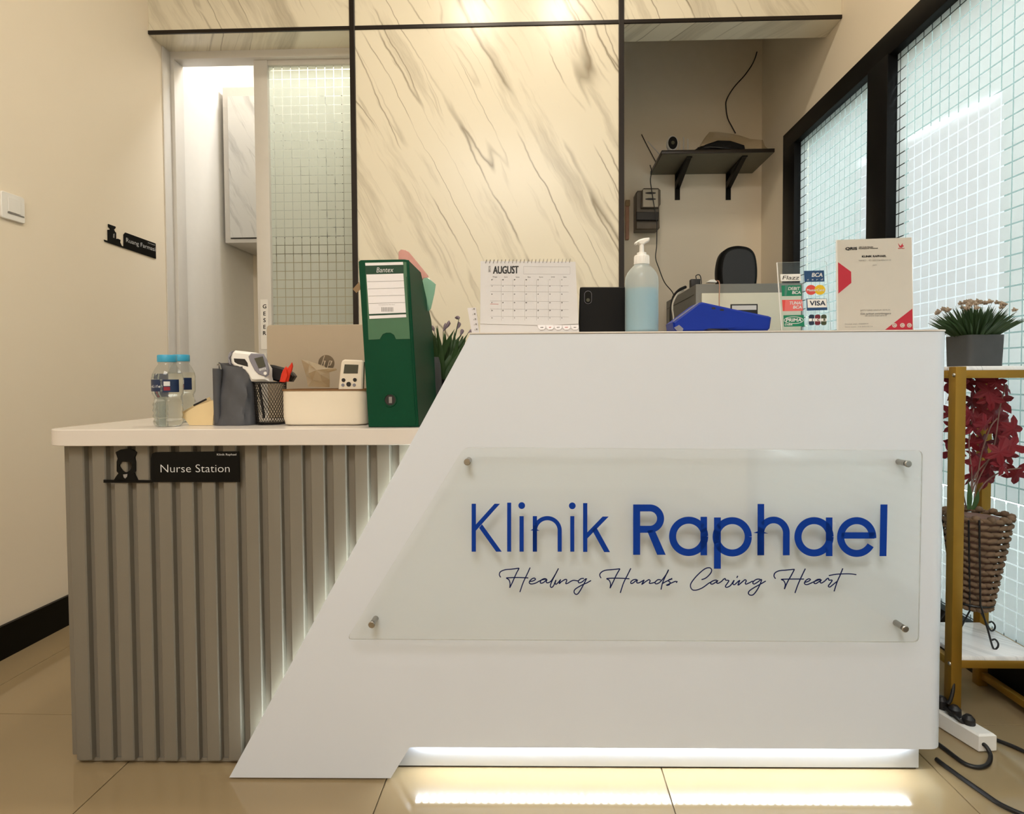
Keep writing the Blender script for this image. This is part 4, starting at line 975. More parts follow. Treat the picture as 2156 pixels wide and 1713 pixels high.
# clear ruler
ry = 0.10
rl = [atD(740+x/3.893, 480+y/3.893, ry) for x, y in ((950, 655), (1020, 650), (1050, 860), (990, 850))]
rt = thing('ruler', 'clear plastic ruler tilted at the left of the desk calendar', 'ruler', (rl[2].x-0.01, ry, ZU), D=True)
for i in (2, 3): rl[i].z = ZU+0.0004
part(MB().prism(rl, (0, 0.002, 0)), 'blade', M['paperl'], rt, smooth=0)
m = MB()
for k in range(6):
    f = 0.04+k*0.18; a = rl[1].lerp(rl[2], f); m.box((a.x-0.006, ry-0.0012, a.z-0.0022), (a.x-0.003, ry-0.0003, a.z+0.0008)); m.text(str(k+1), (a.x-0.0085, ry-0.0006, a.z-0.002), (1, 0, 0), (0, 0, 1), height=0.003)
part(m, 'scale_marks', M['inkg'], rt, smooth=0)

# desk calendar
cyd = 0.055
def ck(x, y): return (960+x/4.4917, 480+y/4.4917)
c0, c1_ = atD(*ck(228, 900), cyd), atD(*ck(1160, 900), cyd)
cl_ = thing('desk_calendar', 'white spiral desk calendar showing August on the upper counter', 'calendar', ((c0.x+c1_.x)/2, cyd+0.03, ZU), D=True)
ytop = cyd+0.030
def cpt(x, y):
    """point on the leaning page"""
    z0_, z1_ = ZU, atD(*ck(700, 310), ytop).z
    # intersect with the leaning plane
    f = 0.5
    for _ in range(6):
        p = atD(*ck(x, y), cyd+(ytop-cyd)*f); f = (p.z-z0_)/(z1_-z0_)
    return p
z1_ = atD(*ck(700, 310), ytop).z
def card_poly(pts, mb, t=0.0006, lift=0.0, mi=0):
    q = [cpt(*p)+Vector((0, -lift, 0)) for p in pts]
    for p in q: p.z = max(p.z, ZU+0.0004)
    mb.prism(q, (0, t, 0), mi=mi)
m = MB(); card_poly([(232, 312), (1128, 318), (1165, 990), (228, 990)], m, 0.0015); part(m, 'stand_front', M['paper'], cl_, smooth=0)
bb = [cpt(232, 312), cpt(1128, 318)]
m = MB().prism([(bb[0].x, ytop+0.004, bb[0].z), (bb[1].x, ytop+0.004, bb[1].z), (bb[1].x+0.008, cyd+0.085, ZU+0.0005), (bb[0].x, cyd+0.085, ZU+0.0005)], (0, 0.0012, 0)); part(m, 'stand_back', M['paper'], cl_, smooth=0)
m = MB(); card_poly([(232, 318), (1130, 324), (1158, 905), (850, 920), (232, 905)], m, 0.0006, 0.0016); page = part(m, 'page', M['paper'], cl_, smooth=0)
for k, s_ in enumerate((770, 848, 925, 1003, 1083)):
    m = MB(); card_poly([(s_, 918), (s_+76, 918), (s_+78, 940), (s_+62, 960), (s_+25, 962), (s_+8, 945)], m, 0.0005, 0.0026 if k % 2 else 0.0022)
    tb_ = part(m, 'month_tab', M['paperl'], cl_, smooth=0); q = cpt(s_+42, 940); m = MB().text(('AUG', 'SEP', 'OCT', 'NOV', 'DEC')[k], (q.x, q.y-0.0030, q.z), (1, 0, 0), (0, 0, 1), height=0.0022, bold=0.0001)
    part(m, 'tab_lettering', M['ink'] if k % 2 == 0 else M['inkr'], cl_, smooth=0, sub=tb_)
m = MB()
for k in range(23):
    x = 285+k*36; p = cpt(x, 330); ring = []
    for j in range(14):
        a = 2*PI*j/14; ring.append((p.x+0.0012*math.sin(a), ytop+0.001-0.0060*math.cos(a), z1_-0.001+0.0048*math.sin(a)))
    m.tube(ring, 0.00055, 5, closed=True)
part(m, 'spiral_binding', M['steel'], cl_, kind='stuff')
tilt = Vector((0, (ytop-cyd), z1_-ZU)).normalized()
def ctext(s_, x, y, h, mb, w=None, bold=0.0, mi=0, up=None, ux=(1, 0, 0)):
    q = cpt(x, y)+Vector((0, -0.0023, 0)); mb.text(s_, q, ux, up or tilt, height=h, width=w, bold=bold, mi=mi)
m = MB(); ctext('AUGUST', 472, 397, 0.0180, m, w=0.056, bold=0.0006); ctext('2025', 318, 390, 0.0045, m, w=0.0150, up=(-1, 0, 0), ux=tilt)
part(m, 'month_lettering', M['ink'], cl_, smooth=0, sub=page)
m = MB()
def cline(x0, y0, x1, y1, wd=0.0003): m.ribbon([cpt(x0, y0)+Vector((0, -0.0019, 0)), cpt(x1, y1)+Vector((0, -0.0019, 0))], wd, NX, 0.0002)
for (a, b, c_, d) in ((640, 365, 1078, 368), (640, 435, 1078, 438), (640, 365, 640, 435), (1078, 368, 1078, 438)): cline(a, b, c_, d)
X7 = [325, 428, 538, 648, 760, 872, 985, 1062]
for k in range(1, 7): cline(X7[k], 485, X7[k]+2, 875)
for yy_ in (540, 600, 690, 765, 835): cline(325, yy_, 1065, yy_+6)
part(m, 'grid_lines', M['inkg'], cl_, smooth=0, sub=page)
m = MB(); rowsy = [(490, ('27', '28', '29', '30', '31', '1', '2')), (550, ('3', '4', '5', '6', '7', '8', '9')), (626, ('10', '11', '12', '13', '14', '15', '16')), (706, ('17', '18', '19', '20', '21', '22', '23')), (780, ('24', '25', '26', '27', '28', '29', '30')), (850, ('31', '1', '2', '3', '4', '5', '6'))]
for yy_, names_ in rowsy:
    for k, nm_ in enumerate(names_): ctext(nm_, X7[k]+16, yy_, 0.0026, m, bold=0.0001)
for k, nm_ in enumerate(('Minggu', 'Senin', 'Selasa', 'Rabu', 'Kamis', 'Jumat', 'Sabtu')): ctext(nm_, X7[k]+45, 464, 0.0026, m)
part(m, 'dates', M['ink'], cl_, smooth=0, sub=page)
m = MB(); cl0 = [(325, 718), (402, 720)]; m.ribbon([cpt(*p)+Vector((0, -0.0021, 0)) for p in cl0], 0.0007, NX, 0.0002); part(m, 'red_mark', M['inkr'], cl_, smooth=0, sub=page)

# black tablet
tyb = 0.11
tq = [atD(*p, tyb) for p in ((1221, 608), (1222, 604.5), (1226, 604), (1330, 604), (1332, 700), (1218, 700))]
for i in (4, 5): tq[i].z = ZU+0.0004
tbt = thing('black_tablet', 'black tablet in a case leaning between calendar and sanitiser bottle', 'tablet', ((tq[1].x+tq[3].x)/2, tyb, ZU), D=True)
part(MB().prism(tq, (0, 0.010, 0), bev=0.0015), 'case', M['dark'] if False else M['potb'], tbt)
q = atD(1238, 626, tyb)
m = MB().prism(xz([(q.x+a[0], q.z+a[1]) for a in rrect(0.017, 0.030, 0.0083, 6)], tyb-0.0002), (0, -0.0016, 0), bev=0.0005); bmp = part(m, 'camera_bump', M['black'], tbt)
part(MB().lathe([(0.0001, 0.0004), (0.004, 0.0004), (0.0042, 0.0)], (q.x, tyb-0.0019, q.z-0.006), 20, ax=ax), 'lens', M['lcd'], tbt, sub=bmp)
part(MB().tube(catmull([(q.x+a[0], tyb-0.0018, q.z+a[1]) for a in rrect(0.016, 0.029, 0.0078, 3)], 2, closed=True), 0.0004, 5, closed=True), 'bump_rim', M['thermg'], tbt, sub=bmp)

# sanitiser bottle
sy_ = 0.060
q = atD(1351, 640, sy_); sxx = q.x
def sz(py): return atD(1351, py, sy_).z-ZU
sb = thing('sanitiser_bottle', 'milky pump bottle half full of pale blue gel on the upper counter', 'bottle', (sxx, sy_, ZU), D=True)
R = 0.0362
zt_ = sz(583); zs = sz(559)
pf = [(0.0001, 0.0006), (R-0.004, 0.0006), (R-0.001, 0.003), (R, 0.008), (R, zt_-0.010), (R*0.97, zt_), (R*0.86, zt_+0.009), (R*0.66, zt_+0.018), (R*0.45, zs+0.001), (0.0125, zs+0.003), (0.0125, zs+0.006)]
part(MB().lathe(pf, (sxx, sy_, ZU), 44), 'bottle_body', M['hdpe'], sb, smooth=50)
zl = sz(609)
part(MB().lathe([(0.0001, 0.002), (R-0.005, 0.002), (R-0.002, 0.005), (R-0.0016, 0.010), (R-0.0016, zl), (0.0001, zl)], (sxx, sy_, ZU), 44), 'gel', M['gel'], sb)
zc_ = sz(538); m = MB()
m.lathe([(0.0135, zs+0.001), (0.0162, zs+0.002), (0.0162, zc_-0.002), (0.0150, zc_), (0.0105, zc_+0.001), (0.0100, zc_+0.006), (0.0050, zc_+0.008), (0.0048, sz(515)), (0.0001, sz(515))], (sxx, sy_, ZU), 32)
for k in range(28):
    a = 2*PI*k/28; m.tube([(sxx+0.0163*math.cos(a), sy_+0.0163*math.sin(a), ZU+zs+0.003), (sxx+0.0163*math.cos(a), sy_+0.0163*math.sin(a), ZU+zc_-0.003)], 0.0007, 4)
part(m, 'pump_collar', M['white'], sb, smooth=40)
zh = sz(507)
hp = [(-15.5, 6.5), (-14, 3), (-6, -2), (4, -5), (15, -6), (16.5, -3), (15, 2), (8, 5), (4, 9), (-4, 9), (-8, 6), (-12, 9)]
m = MB().prism([(sxx+a/960, sy_-0.006, ZU+zh-b/960) for a, b in hp], (0, 0.012, 0), bev=0.0025); part(m, 'pump_head', M['white'], sb, smooth=50)

# blue card terminal lying on its stand
ey = 0.085
def ce(x, y, yo=0.0): return atD(1300+x/5.0389, 380+y/5.0389, ey+yo)
et = thing('card_terminal', 'bright blue card payment terminal lying tilted on the upper counter', 'payment terminal', (ce(1100, 1580).x, ey+0.03, ZU), D=True)
pts = [(590, 1500), (860, 1296), (905, 1288), (1240, 1362), (1610, 1436), (1638, 1450), (1622, 1565), (1600, 1588), (1570, 1594), (1290, 1592), (1180, 1576), (960, 1548), (920, 1602), (700, 1604), (640, 1600), (600, 1570)]
P3 = [ce(*p) for p in pts]
for p in P3: p.z = max(p.z, ZU+0.0004)
part(MB().prism(P3, (0, 0.074, 0), bev=0.004), 'body', M['bodyblue'], et, smooth=40)
for (a, b) in ((1020, 1350), (1108, 1368)):
    part(MB().prism([ce(a-22, b-6, -0.0004), ce(a+18, b-6, -0.0004), ce(a+22, b+14, -0.0004), ce(a-16, b+12, -0.0004)], (0, 0.0006, 0)), 'port', M['dark'], et, smooth=0)
part(MB().tube([ce(590, 1492, -0.001), ce(858, 1296, -0.001)], 0.0012, 6), 'screen_edge', M['thermg'], et)
part(MB().prism([ce(*p, -0.0006) for p in ((600, 1560), (655, 1530), (700, 1570), (690, 1600), (640, 1600))], (0, 0.0008, 0)), 'grey_corner', M['thermg'], et, smooth=0)
rp = ce(1090, 1600); 
single(MB().box((ce(945, 1600).x, ey+0.006, ZU+0.0004), (ce(1235, 1600).x, ey+0.06, ZU+0.0065), bev=0.002), 'paper_pad', M['paperl'], 'white paper pad under the blue card terminal', 'paper', base=(rp.x, ey+0.03, ZU), D=True)

# clear stand with card stickers
ky = 0.060
def cs_(x, y, yo=0.0):
    return atD(1620+x/9.5143, 530+y/9.5143, ky+yo)
ks = thing('sticker_stand', 'clear acrylic stand with eight small payment stickers', 'stand', (cs_(700, 1590).x, ky, ZU), D=True)
pp2 = [cs_(*p) for p in ((152, 212), (1110, 185), (1145, 205), (1235, 1560), (1235, 1600), (240, 1600))]
for i in (4, 5): pp2[i].z = ZU+0.0003
part(MB().prism(pp2, (0, 0.0022, 0), mi=0, mi_side=1), 'plate', [M['acr'], M['acredge']], ks, smooth=0)
part(MB().box((pp2[5].x, ky+0.0025, ZU+0.0003), (pp2[4].x+0.004, ky+0.05, ZU+0.0024)), 'foot', M['acredge'], ks, smooth=0)
part(MB().tube([pp2[0]+Vector((0, 0.001, 0)), pp2[5]+Vector((0.001, 0.001, 0.002))], 0.0012, 6), 'bright_edge', M['white'], ks)
def stick(pts, m_, texts=(), extra=None):
    mb = MB(); mb.prism([cs_(*p, -0.0006) for p in pts], (0, 0.0005, 0)); s_ = part(mb, 'sticker', M[m_], ks, smooth=0)
    for (tx, x, y, h, w_, mm_, sh, bd) in texts:
        k = MB().text(tx, cs_(x, y, -0.0012), (1, 0, 0), (0, 0, 1), height=h/9514*1.06, width=w_/9514*1.06 if w_ else None, shear=sh, bold=bd); part(k, 'lettering', M[mm_], ks, smooth=0, sub=s_)
    return s_
def q4(x0, y0, x1, y1, d=8, sk=12): return [(x0, y0+d), (x1, y0), (x1+sk, y1), (x0+sk, y1+d)]
stick(q4(218, 440, 622, 580), 'white', [('Flazz', 425, 515, 80, 320, 'ink', 0.25, 0)])
stick(q4(692, 372, 1092, 595), 'stkblue', [('BCA', 955, 462, 80, 205, 'signw', 0.15, 0.0004), ('c  a  r  d', 910, 552, 40, 300, 'signw', 0.2, 0)])
s_ = stick(q4(240, 665, 636, 880), 'stkgreen', [('DEBIT', 490, 735, 62, 220, 'signw', 0.15, 0.0003), ('BCA', 540, 815, 60, 165, 'signw', 0.15, 0.0004)])
part(MB().prism([cs_(*p, -0.0011) for p in ((315, 665), (375, 665), (340, 880), (300, 880))], (0, 0.0003, 0)), 'stripe', M['teals'], ks, smooth=0, sub=s_)
s_ = stick(q4(255, 955, 658, 1180), 'stkpink', [('TUNAI', 515, 1025, 62, 230, 'signw', 0.15, 0.0003), ('BCA', 560, 1108, 60, 165, 'signw', 0.15, 0.0004)])
part(MB().prism([cs_(*p, -0.0011) for p in ((255, 965), (320, 965), (300, 1185), (280, 1185))], (0, 0.0003, 0)), 'stripe', M['stkred'], ks, smooth=0, sub=s_)
s_ = stick(q4(280, 1262, 690, 1490), 'stkgreen', [('PRIMA', 488, 1365, 68, 300, 'signw', 0.1, 0.0004), ('Debit', 385, 1455, 40, 145, 'signw', 0.1, 0.0002)])
el = [cs_(*p, -0.0012) for p in arc(488, 1368, 190, 68, 0, 360, 30)]; part(MB().ribbon(el, 0.0012, NX, 0.0002), 'oval', M['signw'], ks, smooth=0, sub=s_)
for (x, y, m_) in ((835, 762, 'stkred'), (1012, 760, 'stkyel')):
    yo_ = -0.0006 if m_ == 'stkred' else -0.0009
    s_ = part(MB().prism([cs_(*p, yo_) for p in arc(x, y, 108, 100, 0, 350, 31)], (0, 0.0003, 0)), 'sticker', M[m_], ks, smooth=0)
part(MB().text('MasterCard', cs_(922, 765, -0.0014), (1, 0, 0), (0, 0, 1), height=52/9514, width=350/9514, bold=0.0002), 'lettering', M['signw'], ks, smooth=0)
stick([(740, 935), (1150, 935), (1160, 1165), (752, 1178)], 'stkblue')
s_ = part(MB().prism([cs_(*p, -0.0010) for p in ((758, 948), (1142, 942), (1152, 1110), (768, 1118))], (0, 0.0003, 0)), 'sticker', M['white'], ks, smooth=0)
part(MB().text('VISA', cs_(965, 1028, -0.0014), (1, 0, 0), (0, 0, 1), height=100/9514, width=320/9514, bold=0.0004), 'lettering', M['stkdb'], ks, smooth=0, sub=s_)
for k, (m_, ch) in enumerate((('stkdb', 'J'), ('stkmar', 'C'), ('stkol', 'B'))):
    x = 845+k*122; a = cs_(x, 1362, -0.0006)
    s_ = part(MB().prism(xz([(a.x+p[0], a.z+p[1]) for p in rrect(0.0118, 0.0230, 0.004, 4)], ky-0.0006), (0, 0.0003, 0)), 'sticker', M[m_], ks, smooth=0)
    mk = MB().box((a.x-0.0059, ky-0.0010, a.z-0.0030), (a.x+0.0059, ky-0.0008, a.z+0.0030)); part(mk, 'bar', M['white'], ks, smooth=0, sub=s_)
    part(MB().text(ch, (a.x+0.001, ky-0.0013, a.z), (1, 0, 0), (0, 0, 1), height=0.0050, bold=0.0005), 'lettering', M[m_], ks, smooth=0, sub=s_)

# payment notice stand (its square code left out)
vy = 0.070
def cv(x, y, yo=0.0): return atD(1600+x/5.9889, 480+y/5.9889, vy+yo)
ps_ = thing('notice_stand', 'cream payment notice with red corners in a clear stand', 'sign', (cv(1450, 1290).x, vy, ZU), D=True)
cq = [cv(*p) for p in ((975, 150), (1905, 118), (1928, 1300), (985, 1300))]
for i in (2, 3): cq[i].z = ZU+0.0004
part(MB().prism(cq, (0, 0.0012, 0)), 'card', M['cardcream'], ps_, smooth=0)
part(MB().prism([p+Vector((0, 0.0015, 0)) for p in cq], (0, 0.0025, 0), mi=0, mi_side=1), 'clear_back', [M['acr'], M['white']], ps_, smooth=0)
part(MB().prism([cq[0]+Vector((-0.0014, -0.0005, 0)), cq[0]+Vector((-0.0002, -0.0005, 0)), cq[3]+Vector((-0.0002, -0.0005, 0)), cq[3]+Vector((-0.0014, -0.0005, 0))], (0, 0.004, 0)), 'clear_edge', M['white'], ps_, smooth=0)
part(MB().prism([cq[1]+Vector((0.0002, -0.0005, 0)), cq[1]+Vector((0.0016, -0.0005, 0)), cq[2]+Vector((0.0016, -0.0005, 0)), cq[2]+Vector((0.0002, -0.0005, 0))], (0, 0.004, 0)), 'clear_edge', M['white'], ps_, smooth=0)
part(MB().box((cq[3].x, vy+0.004, ZU+0.0003), (cq[2].x, vy+0.06, ZU+0.0025)), 'foot', M['acr'], ps_, smooth=0)
for pts in (((986, 430), (1150, 550), (1153, 690), (990, 825)), ((1922, 1015), (1926, 1292), (1565, 1292))): part(MB().prism([cv(*p, -0.0004) for p in pts], (0, 0.0003, 0)), 'red_corner', M['red'], ps_, smooth=0)
for x in (1698, 1797, 1885): part(MB().prism([cv(*p, -0.0008) for p in arc(x, 1225, 30, 28, 0, 340, 16)], (0, 0.0003, 0)), 'round_icon', M['cardcream'], ps_, smooth=0)
m = MB()
for k, x in enumerate((1698, 1797, 1885)): m.ribbon([cv(*p, -0.0011) for p in arc(x, 1225, 15, 14, 30*k, 300+30*k, 12)], 0.0007, NX, 0.0002)
m.prism([cv(*p, -0.0004) for p in ((1742, 190), (1765, 220), (1775, 225), (1800, 190), (1800, 215), (1818, 225), (1785, 245), (1760, 240), (1750, 215))], (0, 0.0003, 0))
m.text('GPN', cv(1780, 256, -0.0006), (1, 0, 0), (0, 0, 1), height=0.0024, width=0.013, bold=0.0002)
part(m, 'red_bird_mark', M['red'], ps_, smooth=0)
m = MB()
def vt(s_, x, y, h, w_, bd=0.0, sh=0.0): m.text(s_, cv(x, y, -0.0006), (1, 0, 0.012), (0, 0, 1), height=h, width=w_/6100, bold=bd, shear=sh)
vt('QRIS', 1152, 262, 0.0058, 150, 0.0006); vt('QR Code Standar', 1340, 240, 0.0022, 190, 0.0002); vt('Pembayaran Nasional', 1366, 258, 0.0022, 250, 0.0002)
vt('KLINIK RAPHAEL', 1440, 355, 0.0040, 320, 0.0004)
part(m, 'lettering', M['ink'], ps_, smooth=0)
m = MB(); vt('NMID : ID1023264865010', 1450, 405, 0.0034, 425); vt('A01', 1445, 466, 0.0030, 55); part(m, 'small_lettering', M['inkg'], ps_, smooth=0); m = MB(); vt('SATU QRIS UNTUK SEMUA', 1455, 1035, 0.0030, 400); vt('Cek aplikasi penyelenggara', 1460, 1080, 0.0034, 405, 0.0002); vt('di: www.aspi-qris.id', 1462, 1104, 0.0028, 285, 0.0001); part(m, 'small_lettering', M['inkg'], ps_, smooth=0); m = MB()
vt('Dicetak oleh : 93600914', 1220, 1208, 0.0028, 310); vt('Versi cetak : 1.0-2023.05.24', 1245, 1242, 0.0028, 370)
part(m, 'small_lettering', M['inkg'], ps_, smooth=0)

# ================================================================== NICHE BEHIND THE DESK, RIGHT
CY0 = 2.70
zcab = atY(1550, 597, CY0).z; cxl = atY(1465, 597, CY0).x
fc = thing('filing_cabinet', 'grey steel filing cabinet with cream drawers behind the desk', 'filing cabinet', (cxl+0.24, CY0+0.3, 0))
cw = 0.48
part(MB().box((cxl, CY0, 0.001), (cxl+cw, CY0+0.62, zcab), bev=0.003), 'body', M['cabg'], fc)
dh = (zcab-0.07)/4
for k in range(4):
    z0 = 0.035+k*dh; z1 = z0+dh-0.008
    d_ = part(MB().box((cxl+0.024, CY0-0.012, z0), (cxl+cw-0.012, CY0-0.0005, z1), bev=0.002), 'drawer', M['cabc'], fc)
    if k == 3:
        a = atY(1539, 640, CY0-0.02); b = atY(1596, 661, CY0-0.02); hx0, hx1, hz1 = a.x, b.x, a.z; hz0 = b.z-0.012
    zo = (z1-(0.035+4*dh-0.008)) if k != 3 else 0
for k in range(4):
    zo = -(3-k)*dh
    dr = [o for o in fc.children if o.name.startswith('drawer')][k]
    part(MB().box((hx0, CY0-0.0155, hz0+zo), (hx1, CY0-0.0124, hz1+zo)), 'handle_frame', M['dark'], fc, smooth=0, sub=dr)
    part(MB().box((hx0+0.006, CY0-0.0170, hz1+zo-0.026), (hx1-0.006, CY0-0.0157, hz1+zo-0.006)), 'label_card', M['paper'], fc, smooth=0, sub=dr)
part(MB().box((cxl-0.0008, CY0+0.03, zcab-0.045), (cxl-0.0001, CY0+0.60, zcab-0.042)), 'side_seam', M['dark'], fc, smooth=0)
# rounded black speaker on it
sp0 = atY(1549, 594, CY0+0.22); sp1 = atY(1549, 521, CY0+0.22); hw = (atY(1590, 560, CY0+0.22).x-atY(1509, 560, CY0+0.22).x)/2
spk = thing('black_speaker', 'rounded matte black speaker on top of the grey filing cabinet', 'speaker', (sp0.x, CY0+0.22, zcab))
hgt = sp1.z-zcab
pf = [(-hw*0.92, 0), (-hw, hgt*0.3), (-hw*0.99, hgt*0.55), (-hw*0.86, hgt*0.80), (-hw*0.6, hgt*0.94), (-hw*0.2, hgt), (hw*0.2, hgt), (hw*0.6, hgt*0.95), (hw*0.86, hgt*0.82), (hw*0.98, hgt*0.58), (hw, hgt*0.3), (hw*0.92, 0)]
cpf = catmull([(sp0.x+a, CY0+0.18, zcab+0.0006+b) for a, b in pf], 4)
part(MB().prism(cpf, (0, 0.08, 0), bev=0.012), 'cabinet', M['potb'], spk, smooth=50)
part(MB().prism([(sp0.x+(p.x-sp0.x)*0.84, CY0+0.1785, zcab+0.012+(p.z-zcab)*0.86) for p in cpf], (0, -0.003, 0), bev=0.001), 'grille', M['dark'], spk)
# adaptor and cables on the cabinet
def ca(x, y, Yv): return atY(1300+x/5.0389, 380+y/5.0389, Yv)
ad = thing('power_adapter', 'small black plug adapter on the left edge of the filing cabinet', 'adapter', (ca(780, 1090, CY0+0.12).x, CY0+0.12, zcab))
a = ca(738, 1035, CY0+0.12); b = ca(830, 1100, CY0+0.12)
a.x = max(a.x, cxl+0.004); 
part(MB().box((a.x, CY0+0.10, zcab+0.0006), (a.x+0.045, CY0+0.135, zcab+0.040), bev=0.003), 'body', M['dark'], ad)
part(MB().tube(catmull([(a.x+0.03, CY0+0.118, zcab+0.040), (a.x+0.028, CY0+0.118, zcab+0.058), (a.x+0.045, CY0+0.116, zcab+0.060), (a.x+0.052, CY0+0.114, zcab+0.03), (a.x+0.050, CY0+0.11, zcab+0.004)], 5), 0.0022, 6), 'lead', M['cable'], ad)
def hang(pts, r, m_, nm, label, cat='cable', X=None):
    P = [ca(x, y, Yv) for x, y, Yv in pts]; o = single(MB().tube(catmull(P, 6), r, 8), nm, M[m_], label, cat, base=tuple(P[0])); return o
hang([(720, 1130, 2.80), (660, 1160, 2.74), (600, 1230, 2.69), (575, 1330, 2.68), (570, 1450, 2.68), (572, 1750, 2.68)], 0.0075, 'cable', 'black_cable', 'thick black cable hanging down the left side of the filing cabinet')
hang([(700, 1165, 2.78), (640, 1200, 2.70), (598, 1270, 2.675), (582, 1350, 2.672), (595, 1480, 2.672), (600, 1750, 2.672)], 0.004, 'cablew', 'white_cable', 'thin white cable hanging beside the thick black cable')
hang([(1050, 1062, 2.70), (1075, 1068, 2.68), (1083, 1120, 2.672), (1080, 1220, 2.668), (1080, 1330, 2.668), (1080, 1500, 2.668)], 0.0022, 'wood', 'thin_cable', 'thin pale cable hanging over the cream cabinet drawer')
wb = ca(1005, 1062, 2.72); single(MB().prism([ca(950, 1078, 2.74), ca(985, 1052, 2.74), (ca(1030, 1048, 2.74)), ca(1062, 1072, 2.74), ca(1050, 1082, 2.74)], (0, 0.03, 0), bev=0.003), 'cable_adapter', M['white'], 'small white cable adapter on top of the filing cabinet', 'adapter', base=tuple(wb))
# electricity meter
YM = 3.29
def cm(x, y, yo=0.0): return atY(1300+x/5.0389, 380+y/5.0389, YM+yo)
mt = thing('electricity_meter', 'grey brown electricity meter on the niche wall below the dark shelf', 'meter', (cm(325, 300).x, YBACK, cm(325, 510).z))
part(MB().prism([cm(*p, 0.02) for p in ((195, 130), (215, 105), (440, 100), (450, 500), (430, 520), (195, 520))], (0, 0.085, 0), bev=0.006), 'housing', M['meter'], mt)
part(MB().prism([cm(*p) for p in ((262, 100), (280, 78), (435, 78), (458, 100), (458, 250), (435, 290), (250, 290))], (0, 0.019, 0), bev=0.004), 'window_cover', M['meter'], mt)
part(MB().prism([cm(*p, -0.002) for p in ((272, 95), (430, 95), (430, 278), (272, 278))], (0, 0.001, 0)), 'dial_face', M['meterf'], mt, smooth=0)
m = MB(); m.prism([cm(*p, -0.0035) for p in arc(352, 132, 58, 11, 0, 340, 16)], (0, 0.001, 0)); m.prism([cm(*p, -0.0035) for p in arc(352, 196, 58, 11, 0, 340, 16)], (0, 0.001, 0)); part(m, 'dial_slots', M['dark'], mt, smooth=0)
part(MB().prism([cm(*p, -0.001) for p in ((200, 330), (440, 330), (435, 420), (200, 420))], (0, 0.020, 0), bev=0.003), 'terminal_cover', M['dark'], mt)
# wood strip
q0 = ca(83, 215, 3.39); q1 = ca(122, 630, 3.39)
ws = thing('wooden_rod', 'short reddish wooden rod on the niche wall beside the bronze trim', 'rod', (q0.x, YBACK, q1.z))
part(MB().box((q0.x, 3.375, q1.z), (q0.x+0.020, YBACK-0.001, q0.z), bev=0.003), 'rod', M['wood'], ws)
part(MB().box((q0.x-0.002, 3.368, q0.z-0.035), (q0.x+0.024, 3.3745, q0.z), bev=0.003), 'top_cap', M['tab'], ws)
# shelf
def cz(x, y, Yv): return atY(1300+x/4.2825, 60+y/4.2825, Yv)
zsh = cz(700, 1312, YBACK).z; yf = 3.085
xs0 = atY(1370, 366, YBACK).x; xs1 = atY(1606, 345, 3.2).x
xs1 = (atY(1626, 328, yf).x+atY(1589, 366, YBACK).x)/2; xs0 = (atY(1392, 328, yf).x+atY(1370, 366, YBACK).x)/2
sh = thing('wall_shelf', 'dark wall shelf on two brackets in the niche', 'shelf', ((xs0+xs1)/2, YBACK, zsh))
part(MB().box((xs0, yf, zsh), (xs1, YBACK-0.001, zsh+0.018), bev=0.001), 'board', M['shelf'], sh)
part(MB().box((xs0+0.004, yf+0.006, zsh-0.0012), (xs1-0.004, YBACK-0.002, zsh-0.0001)), 'underside', M['shelfu'], sh, smooth=0)
for (px, ptop) in ((1426, 420), (1533, 420)):
    bx_ = atY(px, 380, YBACK).x; zbot = atY(px, ptop, YBACK-0.01).z
    m = MB(); m.box((bx_-0.014, YBACK-0.006, zbot), (bx_+0.014, YBACK-0.001, zsh-0.0014)); m.box((bx_-0.014, yf+0.04, zsh-0.006), (bx_+0.014, YBACK-0.006, zsh-0.0014))
    m.prism([(bx_-0.012, yf+0.05, zsh-0.006), (bx_-0.012, yf+0.10, zsh-0.006), (bx_-0.012, YBACK-0.006, zbot+0.10), (bx_-0.012, YBACK-0.006, zbot+0.06)], (0.024, 0, 0))
    part(m, 'bracket', M['black'], sh, smooth=0)
# things on the shelf
zs_ = zsh+0.0185
q = cz(497, 1035, 3.13)
ic = thing('security_camera', 'small white oval camera with black face on the dark wall shelf', 'camera', (q.x, 3.14, zs_))
part(MB().prism(xz([(q.x+0.029*math.cos(a*PI/12), q.z+0.040*math.sin(a*PI/12)) for a in range(24)], 3.125), (0, 0.03, 0), bev=0.005), 'head', M['white'], ic, smooth=50)
part(MB().prism(xz([(q.x+0.024*math.cos(a*PI/12), q.z+0.033*math.sin(a*PI/12)) for a in range(24)], 3.1245), (0, -0.003, 0), bev=0.001), 'face', M['black'], ic, smooth=50)
part(MB().lathe([(0.0001, 0.001), (0.009, 0.001), (0.010, 0.0)], (q.x, 3.121, q.z), 20, ax=ax), 'lens', M['lcd'], ic)
part(MB().lathe([(0.022, 0.0005), (0.022, 0.004), (0.006, 0.008), (0.005, q.z-0.038-zs_)], (q.x, 3.14, zs_), 24), 'stand', M['white'], ic)
q = cz(600, 1130, 3.2)
rt_ = thing('router', 'pale router with thin antennas standing behind the small camera', 'router', (q.x, 3.26, zs_))
part(MB().box((q.x-0.085, 3.22, zs_+0.0006), (q.x+0.06, 3.32, zs_+0.028), bev=0.004), 'body', M['cream'], rt_)
for (dx_, h_, ln) in ((-0.075, 0.13, -0.10), (0.0, 0.13, 0.0), (0.022, 0.15, 0.0), (0.045, 0.14, 0.0)):
    part(MB().tube([(q.x+dx_, 3.30, zs_+0.022), (q.x+dx_+ln, 3.30, zs_+h_)], 0.0032, 8), 'antenna', M['offw'], rt_)
